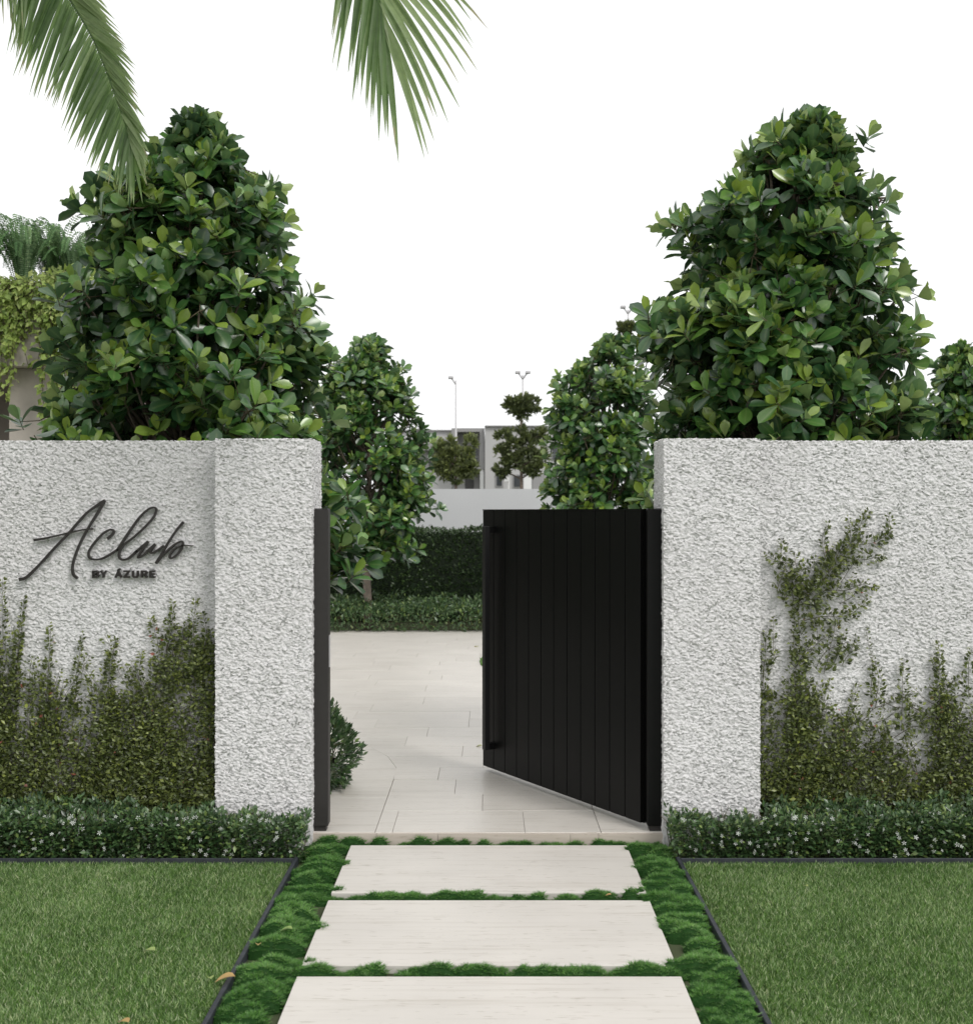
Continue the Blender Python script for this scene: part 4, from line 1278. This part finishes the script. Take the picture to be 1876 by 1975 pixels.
def flower_mesh():
    mb = MB()
    for k in range(5):
        a = k * 2 * math.pi / 5
        ca, sa = math.cos(a), math.sin(a)
        pts = [(0.0, 0.12, 0.0), (0.20, 0.55, 0.06), (0.02, 1.0, 0.0), (-0.16, 0.6, 0.06)]
        mb.add([(x * ca - y * sa, x * sa + y * ca, z) for x, y, z in pts], tris=[(0, 1, 2), (0, 2, 3)], tint=0.9)
    mb.add([(0.14 * math.cos(k * 1.2566), 0.14 * math.sin(k * 1.2566), 0.03) for k in range(5)], tris=[(0, 1, 2), (0, 2, 3), (0, 3, 4)], tint=0.2)
    return mb.mesh('flower', M['petal'])


FLM = flower_mesh()
for sgn in (-1, 1):
    rng = np.random.default_rng(70 + sgn)
    xa, xb = (-4.2, -0.885) if sgn < 0 else (0.885, 4.2)
    lab = 'low dark green border with white star flowers along the ' + ('left wall below the sign' if sgn < 0 else 'right wall, below the tall climber')
    root = empty('flowering_border', ((xa + xb) / 2, 5.68, Z_L - 0.02), lab, 'flowering shrub', 'flowering borders under the walls')
    fo = MB()
    vx0, vx1 = (-2.7, -0.875) if sgn < 0 else (0.875, 2.7)
    shrub_mass(fo, rng, 10500, vx0, vx1, 5.585, 5.775, Z_L - 0.02, 0.108, 0.034, T_SM)
    ox0, ox1 = (xa, vx0) if sgn < 0 else (vx1, xb)
    shrub_mass(fo, rng, 5000, ox0, ox1, 5.585, 5.775, Z_L - 0.02, 0.125, 0.035, T_SM)
    # behind, at the foot of the recessed wall
    rx0, rx1 = (-2.7, -1.36) if sgn < 0 else (1.36, 2.7)
    shrub_mass(fo, rng, 3600, rx0, rx1, 5.77, 5.87, Z_L - 0.02, 0.13, 0.034, T_SM)
    tag(fo.build('leaves', M['jasmine'], root, True), kind='stuff')
    st = MB()
    for k in range(260):
        x = rng.uniform(xa, xb); y = rng.uniform(5.62, 5.75); h_ = rng.uniform(0.08, 0.16)
        st.tube([(x, y, Z_L - 0.04), (x + rng.normal(0, .02), y + rng.normal(0, .02), h_ * 0.4), (x + rng.normal(0, .04), y + rng.normal(0, .03), h_)], [0.003, 0.002, 0.0012], 3, cap=False)
    tag(st.build('stems', M['twig'], root, True), kind='stuff')
    import mathutils
    for k in range(130):
        x = rng.uniform(*(sorted((sgn * 2.5, sgn * 0.89))))
        z = rng.choice((rng.uniform(-0.03, 0.05), rng.uniform(0.05, 0.13), rng.uniform(0.09, 0.15)))
        y = 5.556 - 0.012 * rng.random() if z < 0.085 else rng.uniform(5.56, 5.66)
        o = bpy.data.objects.new('flower', FLM); C.objects.link(o); o.parent = root
        s = rng.uniform(0.0075, 0.0135)
        nrm_ = mathutils.Vector((rng.normal(0, .35), -1.0 + rng.normal(0, .2), rng.uniform(0.1, 0.9)))
        m4 = nrm_.to_track_quat('Z', 'Y').to_matrix().to_4x4() @ mathutils.Matrix.Rotation(rng.uniform(0, 6.28), 4, 'Z') @ mathutils.Matrix.Scale(s, 4)
        m4.translation = mathutils.Vector((x, y, z)) - root.location
        o.matrix_local = m4

# shrub just inside the gateway, behind the left post
rng = np.random.default_rng(88)
root = empty('clipped_shrub', (-0.95, 6.75, -0.03), 'small rounded green shrub on the paving edge right behind the left gate post', 'shrub')
fo, st = MB(), MB()
n = 3000
cen = np.array((-0.99, 6.80, 0.21)); rad = np.array((0.235, 0.26, 0.25))
dirs = rdir(n, rng)
r_ = rng.uniform(0.6, 1.0, n) ** 0.5 * (1 + 0.28 * vnoise(dirs * 3.6 + 7, 3))
p = cen + dirs * rad * r_[:, None]
p[:, 2] = np.maximum(p[:, 2], 0.015)
scatter(fo, T_SM, p, norm(dirs + np.array((0, 0, 0.7)) + rng.normal(0, 0.35, (n, 3))), norm(dirs * 0.4 + np.array((0, 0, 1)) + rng.normal(0, 0.4, (n, 3))), 0.044 * rng.uniform(0.6, 1.2, n), np.clip(0.55 + rng.normal(0, 0.2, n), 0, 0.95), 1.45)
tag(fo.build('leaves', M['jasmine'], root, True), kind='stuff')
for k in range(40):
    a = rdir(1, rng)[0]; a[2] = abs(a[2])
    st.tube([(-0.98, 6.80, -0.03), cen + a * rad * 0.5, cen + a * rad * 0.95], [0.006, 0.003, 0.0015], 4, cap=False)
tag(st.build('stems', M['twig'], root, True), kind='stuff')

# ------------------------------------------------------------------ REAR GARDEN: ground cover, hedge, wall
rng = np.random.default_rng(91)
root = empty('ground_cover_border', (0, 16.1, -0.03), 'low dark green ground cover border edging the far side of the paved court', 'ground cover')
fo = MB()
n = 15000
x = rng.uniform(-3.6, 2.6, n)
arc = 15.62 - 0.02 * (x + 0.8) ** 2
y = arc + rng.random(n) ** 1.5 * 1.1
top = 0.24 + 0.14 * (y - arc) + 0.05 * vnoise(np.stack((x * 3, y * 3, x * 0), 1), 5) + 0.04 * vnoise(np.stack((x * 8, y * 8, x * 0), 1), 6)
z = np.where(y - arc < 0.10, rng.uniform(0.0, 1, n) * top, top * rng.uniform(0.85, 1.05, n))
scatter(fo, T_SM, np.stack((x, y, z), 1), norm(np.array((0, -0.6, 0.7)) + rng.normal(0, 0.5, (n, 3))), norm(np.array((0, -0.4, 1)) + rng.normal(0, 0.45, (n, 3))), 0.062 * rng.uniform(0.6, 1.25, n), np.clip(0.66 + rng.normal(0, 0.2, n), 0, 0.98), 1.4)
tag(fo.build('leaves', M['jasmine'], root, True), kind='stuff')
st = MB()
for k in range(200):
    x = rng.uniform(-3.5, 2.5); y = rng.uniform(15.8, 16.5)
    st.tube([(x, y, -0.05), (x + rng.normal(0, .05), y, 0.2)], [0.006, 0.003], 3, cap=False)
tag(st.build('stems', M['twig'], root), kind='stuff')

root = empty('clipped_hedge', (0, 18.0, -0.05), 'tall clipped dark green hedge in front of the plain grey rear wall', 'hedge')
fo = MB()
n = 19000
x = rng.uniform(-4.2, 3.0, n); z = rng.uniform(0.0, 1.32, n) + 0.03 * vnoise(np.stack((x * 4, x * 0, x * 0), 1), 4)
y = 17.62 + 0.05 * vnoise(np.stack((x * 3, z * 3, x * 0), 1), 8) + np.abs(rng.normal(0, 0.05, n))
topm = rng.random(n) < 0.25
z = np.where(topm, 1.31 + 0.03 * vnoise(np.stack((x * 5, x * 0, x * 0), 1), 4) + rng.normal(0, 0.02, n), z)
y = np.where(topm, rng.uniform(17.6, 18.2, n), y)
scatter(fo, T_OV, np.stack((x, y, z), 1), norm(np.array((0, -0.7, 0.3)) + rng.normal(0, 0.6, (n, 3))), norm(np.array((0, -0.6, 0.8)) + rng.normal(0, 0.5, (n, 3))), 0.058 * rng.uniform(0.6, 1.2, n), np.clip(0.45 + 0.15 * vnoise(np.stack((x * 3, z * 3, x * 0), 1), 31) + rng.normal(0, 0.17, n), 0, 0.95))
tag(fo.build('leaves', M['hedge'], root, True), kind='stuff')
MB().box(-4.1, 2.9, 17.72, 18.15, -0.05, 1.295, tint=0.05).build('dark_filler_core', M['hedge'], root)  # solid box added inside, darkest leaf tint for the shaded interior

w = MB().box(-14, 14, 19.6, 19.85, -0.1, HE + (CV - 942.5) * 19.6 / F)
tag(w.build('rear_wall', M['render_wall']), 'plain smooth pale grey rear garden wall behind the hedge', 'wall')

# round lawn behind the gate
rng = np.random.default_rng(95)
lc, lr = (2.2, 12.5), 2.29
mb = MB()
th = np.linspace(0, 2 * math.pi, 64, endpoint=False)
mb.prism([(lc[0] + lr * math.cos(a), lc[1] + lr * math.sin(a)) for a in th], -0.01, 0.012, tint=0.3)
n = 26000
a = rng.uniform(0, 2 * math.pi, n); r_ = lr * np.sqrt(rng.random(n))
blades(mb, lc[0] + r_ * np.cos(a), lc[1] + r_ * np.sin(a), np.full(n, 0.01), rng.uniform(0.02, 0.045, n), np.full(n, 0.008), rng.uniform(0.2, 0.8, n), np.clip(0.45 + rng.normal(0, 0.15, n), 0, 0.9), rng, None, True)
tag(mb.build('round_lawn', M['grass']), 'edge of a round lawn showing left of the open gate in the paved court', 'grass', kind='stuff')

# ------------------------------------------------------------------ CONCRETE PAVILION with trailing plants (far left)
DP = 10.6
pa = lambda u: (u - CU) * DP / F
pz = lambda v: HE - (v - CV) * DP / F
pav_root = empty('concrete_pavilion', (pa(40), DP, -0.05), 'raw concrete canopy on a square column at the left picture edge', 'pavilion')
bevel(MB().box(pa(4), pa(76), DP + 0.15, DP + 0.55, -0.05, pz(706) - 0.001).build('column', M['concrete'], pav_root), 0.006)
bevel(MB().box(pa(-420), pa(-350), DP + 0.15, DP + 0.55, -0.05, pz(706) - 0.001).build('column', M['concrete'], pav_root), 0.006)
bevel(MB().box(pa(-520), pa(190), DP, DP + 1.9, pz(706), pz(640)).build('canopy_slab', M['concrete'], pav_root), 0.008)
bevel(MB().box(pa(-520), pa(190), DP + 0.02, DP + 0.14, pz(640) + 0.001, pz(545)).build('planter_upstand', M['concrete'], pav_root), 0.008)
MB().box(pa(-515), pa(185), DP + 0.145, DP + 1.85, pz(640) + 0.002, pz(560)).build('planting_soil', M['soil'], pav_root)
MB().box(pa(-520), pa(220), DP + 1.6, DP + 1.75, -0.05, pz(706) - 0.002).build('rear_wall', M['taupe'], pav_root)

rng = np.random.default_rng(97)
root = empty('trailing_vine', (pa(60), DP - 0.02, pz(560)), 'yellow-green trailing vine hanging over the concrete canopy edge', 'trailing plant')
fo, st = MB(), MB()
pos, dr, nr, sz, ti = [], [], [], [], []
for k in range(330):
    u = rng.uniform(-330, 185)
    v0 = rng.uniform(535, 560)
    v1 = v0 + abs(rng.normal(75, 60)) + 20
    if rng.random() < 0.05: v1 = rng.uniform(700, 850)
    x0_ = pa(u); z0_, z1_ = pz(v0), pz(v1)
    m_ = 8
    zz_ = np.linspace(z0_, z1_, m_); xx_ = x0_ + np.cumsum(rng.normal(0, 0.012, m_)); yy_ = DP - 0.02 - np.abs(rng.normal(0.05, 0.04, m_))
    yy_[0] = DP + 0.08
    c = np.stack((xx_, yy_, zz_), 1)
    st.tube(c, 0.003, 3, cap=False)
    nl = int(max(6, (z0_ - z1_) / 0.022))
    f = rng.random(nl) * (m_ - 1); i0 = np.minimum(m_ - 2, f.astype(int)); fr = (f - i0)[:, None]
    p = c[i0] * (1 - fr) + c[i0 + 1] * fr + rng.normal(0, 0.02, (nl, 3))
    pos.append(p); dr.append(norm(np.array((0, -0.4, -0.7)) + rng.normal(0, 0.55, (nl, 3)))); nr.append(norm(np.array((0, -1, 0.5)) + rng.normal(0, 0.4, (nl, 3))))
    sz.append(rng.uniform(0.04, 0.085, nl)); ti.append(np.clip(0.45 + rng.normal(0, 0.2, nl), 0, 1))
# mounded top
n = 2600
x = rng.uniform(pa(-330), pa(188), n); y = rng.uniform(DP - 0.06, DP + 0.7, n)
z = pz(560) + 0.10 + 0.10 * vnoise(np.stack((x * 3, y * 3, x * 0), 1), 3) + rng.uniform(-0.05, 0.04, n)
pos.append(np.stack((x, y, z), 1)); dr.append(norm(rng.normal(0, 0.6, (n, 3)) + np.array((0, -0.3, 0.2)))); nr.append(norm(np.array((0, -0.4, 1)) + rng.normal(0, 0.4, (n, 3)))); sz.append(rng.uniform(0.04, 0.09, n)); ti.append(np.clip(0.45 + rng.normal(0, 0.2, n), 0, 1))
pos, dr, nr, sz, ti = map(np.concatenate, (pos, dr, nr, sz, ti))
scatter(fo, T_OV, pos, dr, nr, sz, ti)
tag(fo.build('leaves', M['pothos'], root, True), kind='stuff')
tag(st.build('stems', M['twig'], root), kind='stuff')


def fern(u, label, seed, scale=1.0, y=None):
    rng = np.random.default_rng(seed)
    y = DP + 0.35 if y is None else y
    b = np.array((pa(u), y, pz(560) - 0.03))
    root = empty('fern', tuple(b), label, 'fern', 'ferns on the canopy')
    for k in range(30):
        a = rng.uniform(0, 2 * math.pi); reach = rng.uniform(0.12, 0.36) * scale; hgt_ = rng.uniform(0.5, 0.85) * scale
        dx, dy = math.cos(a) * reach, math.sin(a) * reach * 0.7
        c, L = bez([b + (dx * 0.1, dy * 0.1, 0), b + (dx * 0.4, dy * 0.4, hgt_ * 0.62), b + (dx * 0.8, dy * 0.8, hgt_), b + (dx * 1.25, dy * 1.25, hgt_ * 0.94), b + (dx * 1.6, dy * 1.6, hgt_ * 0.72)], 26)
        mb = MB(); mb.tube(c, np.linspace(0.004, 0.0015, 26), 3, tint=0.2, cap=False)
        t = norm(np.gradient(c, axis=0))
        sd = norm(np.cross(t, np.array((0.1, 0.05, 1.0))))
        up = np.cross(sd, t)
        for sg in (-1, 1):
            ii = np.arange(3, 26)
            ll = 0.052 * scale * np.sin(np.pi * np.clip((ii - 1) / 26, 0.05, 0.97)) ** 0.7 + 0.01
            scatter(mb, T_SM, c[ii], sg * sd[ii] + t[ii] * 0.35 - np.array((0, 0, 0.25)), up[ii], ll, np.clip(0.6 + rng.normal(0, 0.2) + rng.normal(0, 0.1, len(ii)), 0, 1), 0.9)
            scatter(mb, T_SM, (c[ii[:-1]] + c[ii[1:]]) / 2, sg * sd[ii[:-1]] + t[ii[:-1]] * 0.35 - np.array((0, 0, 0.25)), up[ii[:-1]], ll[:-1], np.clip(0.6 + rng.normal(0, 0.2) + rng.normal(0, 0.1, len(ii) - 1), 0, 1), 0.9)
        mb.build('frond', M['fern'], root, True)


fern(15, 'big arching fern at the left picture edge on the concrete canopy', 1, 1.0)
fern(62, 'arching fern second from the left picture edge on the canopy', 2, 0.95, DP + 0.5)
fern(118, 'fern on the canopy half hidden behind the large left tree', 3, 0.85)
fern(-70, 'fern on the canopy just outside the left picture edge', 4, 0.95)
fern(165, 'fern at the right end of the canopy, behind the large left tree', 5, 0.8, DP + 0.5)

# ------------------------------------------------------------------ STREET BEYOND: house, trees, lamps
DH = 58.0
hx = lambda u: (u - CU) * DH / F
hz = lambda v: HE - (v - CV) * DH / F
house = empty('distant_house', (hx(930), DH, 0), 'pale grey two-storey flat-roofed house beyond the rear wall', 'house')
MB().box(hx(760), hx(871) - 0.01, DH + 0.6, DH + 9, 0, hz(829)).build('left_wing', M['house_light'], house)
MB().box(hx(758), hx(871) - 0.02, DH + 0.45, DH + 9.1, hz(829) + 0.001, hz(827)).build('parapet', M['house_grey'], house)
MB().box(hx(758), hx(871) - 0.02, DH - 0.2, DH + 0.59, hz(868), hz(847)).build('balcony_canopy', M['house_grey'], house)
for ua, ub in ((826, 838), (842, 864)):
    fr = MB().box(hx(ua), hx(ub), DH + 0.55, DH + 0.597, hz(905), hz(872)).build('window', M['house_dark'], house)
    MB().box(hx(ua) + 0.06, hx(ub) - 0.06, DH + 0.52, DH + 0.548, hz(904), hz(873)).build('pane', M['glass'], fr)
# framed box
MB().box(hx(871), hx(934), DH + 0.9, DH + 9, 0, hz(827) - 0.002).build('middle_bay', M['house_light'], house)
fb = MB()
fb.box(hx(871), hx(934), DH - 0.3, DH + 0.899, hz(833), hz(826))
fb.box(hx(871), hx(882), DH - 0.302, DH + 0.898, hz(905), hz(833) - 0.002)
fb.box(hx(925), hx(934), DH - 0.302, DH + 0.898, hz(905), hz(833) - 0.002)
fb.box(hx(882) + 0.002, hx(925) - 0.002, DH - 0.301, DH + 0.898, hz(905), hz(899))
fb.build('box_frame', M['house_grey'], house)
fr = MB().box(hx(886), hx(922), DH + 0.84, DH + 0.897, hz(893), hz(855)).build('window', M['house_white'], house)
for a, b, c, d in ((887, 903, 892, 880), (905, 921, 892, 880), (887, 921, 878, 856)):
    MB().box(hx(a), hx(b), DH + 0.80, DH + 0.838, hz(c), hz(d)).build('pane', M['glass'], fr)
dr_ = MB().box(hx(896), hx(913), DH + 0.82, DH + 0.895, 0, hz(913)).build('door', M['house_dark'], house)
MB().box(hx(914), hx(924), DH + 0.80, DH + 0.896, 0, hz(913)).build('side_panel', M['house_grey'], house)
MB().box(hx(925.5), hx(933), DH - 0.25, DH + 0.2, 0, hz(905) - 0.01).build('porch_column', M['house_white'], house)
MB().box(hx(935), hx(1120), DH - 0.6, DH + 9, 0, hz(824)).build('right_wing', M['house_light'], house)
MB().box(hx(934.6), hx(1122), DH - 0.75, DH + 9.1, hz(824) + 0.001, hz(822)).build('parapet', M['house_grey'], house)
for a, b, c, d in ((955, 970, 939, 914), (988, 1006, 941, 915), (1062, 1085, 888, 856)):
    fr = MB().box(hx(a), hx(b), DH - 0.65, DH - 0.601, hz(c), hz(d)).build('window', M['house_grey'], house)
    MB().box(hx(a) + 0.07, hx(b) - 0.07, DH - 0.69, DH - 0.651, hz(c) + 0.07, hz(d) - 0.07).build('pane', M['glass'], fr)
MB().box(hx(1009), hx(1024), DH - 0.68, DH - 0.602, 0, hz(914)).build('garage_door', M['house_white'], house)
MB().box(hx(1026), hx(1060), DH - 0.66, DH - 0.6015, 0, hz(914)).build('garage_door', M['house_grey'], house)


def street_tree(label, u, D, blobs, seed, tmean, trunk_top):
    """blobs: (u, v, ru, rv) pruned pads"""
    rng = np.random.default_rng(seed)
    px = D / F
    x = (u - CU) * px
    root = empty('street_tree', (x, D, 0), label, 'tree', 'street trees beyond the rear wall')
    MB().tube([(x, D, -0.1), (x + 0.03, D, 1.5), (x, D, HE - (trunk_top - CV) * px)], [0.09, 0.07, 0.02], 7).build('trunk', M['bark'], root, True)
    fo, br = MB(), MB()
    for bu, bv, ru, rv in blobs:
        c = P(bu, bv, D); R_ = np.array((ru * px, ru * px * 0.9, rv * px))
        br.tube([(x, D, c[2] - R_[2] * 0.9 - 0.1), (c[0], c[1], c[2])], [0.03, 0.015], 4, cap=False)
        n = int(300 + 2600 * R_[0] * R_[2])
        sub = rdir(max(7, int(n / 28)), rng)
        for d_ in sub:
            cc = c + d_ * R_ * rng.uniform(0.55, 0.95)
            m_ = 26
            dd = norm(d_ * 0.9 + np.array((0, 0, 0.55)) + rng.normal(0, 0.55, (m_, 3)))
            p = cc + rng.normal(0, 1, (m_, 3)) * R_ * 0.13
            scatter(fo, T_SM, p, dd, norm(rng.normal(0, 1, (m_, 3))), rng.uniform(0.13, 0.25, m_), np.clip(tmean + rng.normal(0, 0.16, m_) + 0.12 * d_[2], 0, 1), 1.3)
    tag(br.build('branches', M['bark'], root), kind='stuff')
    tag(fo.build('crown', M['needle'], root, True), kind='stuff')


street_tree('tiered dark street tree with a separate disc-shaped top tuft', 1004, 40,
            [(1004, 776, 27, 16), (986, 781, 16, 13), (1023, 781, 16, 13), (1004, 790, 18, 14), (1004, 836, 14, 15), (968, 840, 13, 11), (1040, 840, 13, 12), (985, 858, 17, 15), (1018, 862, 17, 16), (966, 876, 14, 14), (1042, 880, 14, 14), (990, 888, 18, 16), (1016, 900, 18, 16), (968, 905, 13, 14), (1035, 905, 14, 14)], 11, 0.38, 765)
street_tree('yellow-green bushy street tree left of the distant house porch', 878, 40,
            [(848, 862, 9, 14), (868, 862, 9, 15), (905, 858, 10, 18), (855, 880, 12, 14), (880, 878, 11, 14), (900, 880, 12, 14), (845, 895, 11, 12), (868, 900, 15, 14), (893, 900, 14, 13), (912, 905, 9, 10), (878, 918, 15, 12), (856, 915, 12, 11)], 12, 0.55, 865)
street_tree('small disc-topped street tree peeping over the right middle tree', 1209, 42, [(1200, 632, 13, 7), (1216, 631, 13, 7), (1208, 637, 12, 8)], 13, 0.4, 640)


def lamp(label, u, vtop, D, arms):
    px = D / F
    x = (u - CU) * px; zt = HE - (vtop - CV) * px
    root = empty('street_lamp', (x, D, 0), label, 'street lamp', 'street lamps beyond the rear wall')
    MB().tube([(x, D, -0.1), (x, D, zt * 0.5), (x, D, zt)], [0.055, 0.042, 0.03], 8).build('pole', M['lamp_metal'], root, True)
    for s in arms:
        MB().tube([(x, D, zt - 0.15), (x + s * 0.16, D, zt + 0.07)], [0.035, 0.03], 6).build('arm', M['lamp_metal'], root, True)
        bevel(MB().box(x + s * 0.20 - 0.10, x + s * 0.20 + 0.10, D - 0.13, D + 0.13, zt + 0.06, zt + 0.16).build('lamp_head', M['lamp_metal'], root), 0.02)


lamp('plain slim street lamp pole left of the distant house centre', 879, 733, 46, (-1,))
lamp('twin-armed street lamp directly above the tiered street tree', 1008, 723, 46, (-1, 1))
lamp('twin-armed street lamp above the small disc-topped tree, near the right tree', 1211, 597, 46, (-1, 1))
sgnp = empty('street_sign', (hx(980) * 0.75, DH * 0.75, 0), 'small white street sign on a thin pole before the distant house', 'sign')
sx = (979 - CU) * 43.5 / F
MB().tube([(sx + 0.03, 43.5, -0.1), (sx + 0.03, 43.5, HE - (915 - CV) * 43.5 / F)], 0.03, 6).build('pole', M['house_white'], sgnp)
bevel(MB().box(sx - 0.13, sx + 0.05, 43.43, 43.46, HE - (928 - CV) * 43.5 / F, HE - (916 - CV) * 43.5 / F).build('panel', M['house_white'], sgnp), 0.005)

# ------------------------------------------------------------------ FALLEN LEAVES
def fallen(u, v, label, tint, size, z=Z_L, rz=0.0):
    D = (HE - z) * F / (v - CV)
    p = P(u, v, D)
    mb = MB(); tpl = leaf_template('ovate', 6, 0.25, 0.25)
    v_ = tpl[0] * size * 1.3; v_ = v_ - v_.mean(0)
    ca, sa = math.cos(rz), math.sin(rz)
    v_ = np.stack((v_[:, 0] * ca - v_[:, 1] * sa, v_[:, 0] * sa + v_[:, 1] * ca, v_[:, 2] + 0.004), 1) + p
    mb.add(v_, tpl[1], None, tint, tpl[2])
    tag(mb.build('fallen_leaf', M['dry'], None, True), label, 'fallen leaf', 'fallen leaves')


fallen(287, 1834, 'pale green fallen leaf in the middle of the left lawn', 0.9, 0.045, Z_L + 0.006, 1.2)
fallen(434, 1887, 'tan curled fallen leaf lying on the left steel edging', 0.1, 0.055, Z_L + 0.02, 1.7)
fallen(405, 1886, 'small green fallen leaf on the lawn beside the tan leaf', 0.85, 0.035, Z_L + 0.006, 0.4)
fallen(498, 1822, 'small tan fallen leaf on the left tufted grass', 0.15, 0.028, Z_L + 0.022, 0.2)
fallen(552, 1793, 'green fallen leaf on the left tufted grass beside the middle stone', 0.95, 0.04, Z_L + 0.026, 1.4)
fallen(238, 1971, 'tan fallen leaf at the bottom edge of the left lawn', 0.1, 0.04, Z_L + 0.006, 1.0)
fallen(1553, 1709, 'pale green fallen leaf on the right lawn', 0.8, 0.026, Z_L + 0.006, 0.2)
fallen(1173, 1727, 'tiny orange fallen leaf in the joint between the first two stones', 0.0, 0.02, Z_L + 0.016, 1.5)
fallen(923, 1439, 'small grey-green fallen leaf on the paving left of the gate', 0.7, 0.035, 0.003, 1.2)
fallen(918, 1247, 'tiny fallen leaf far back on the paved court', 0.6, 0.05, 0.003, 0.7)
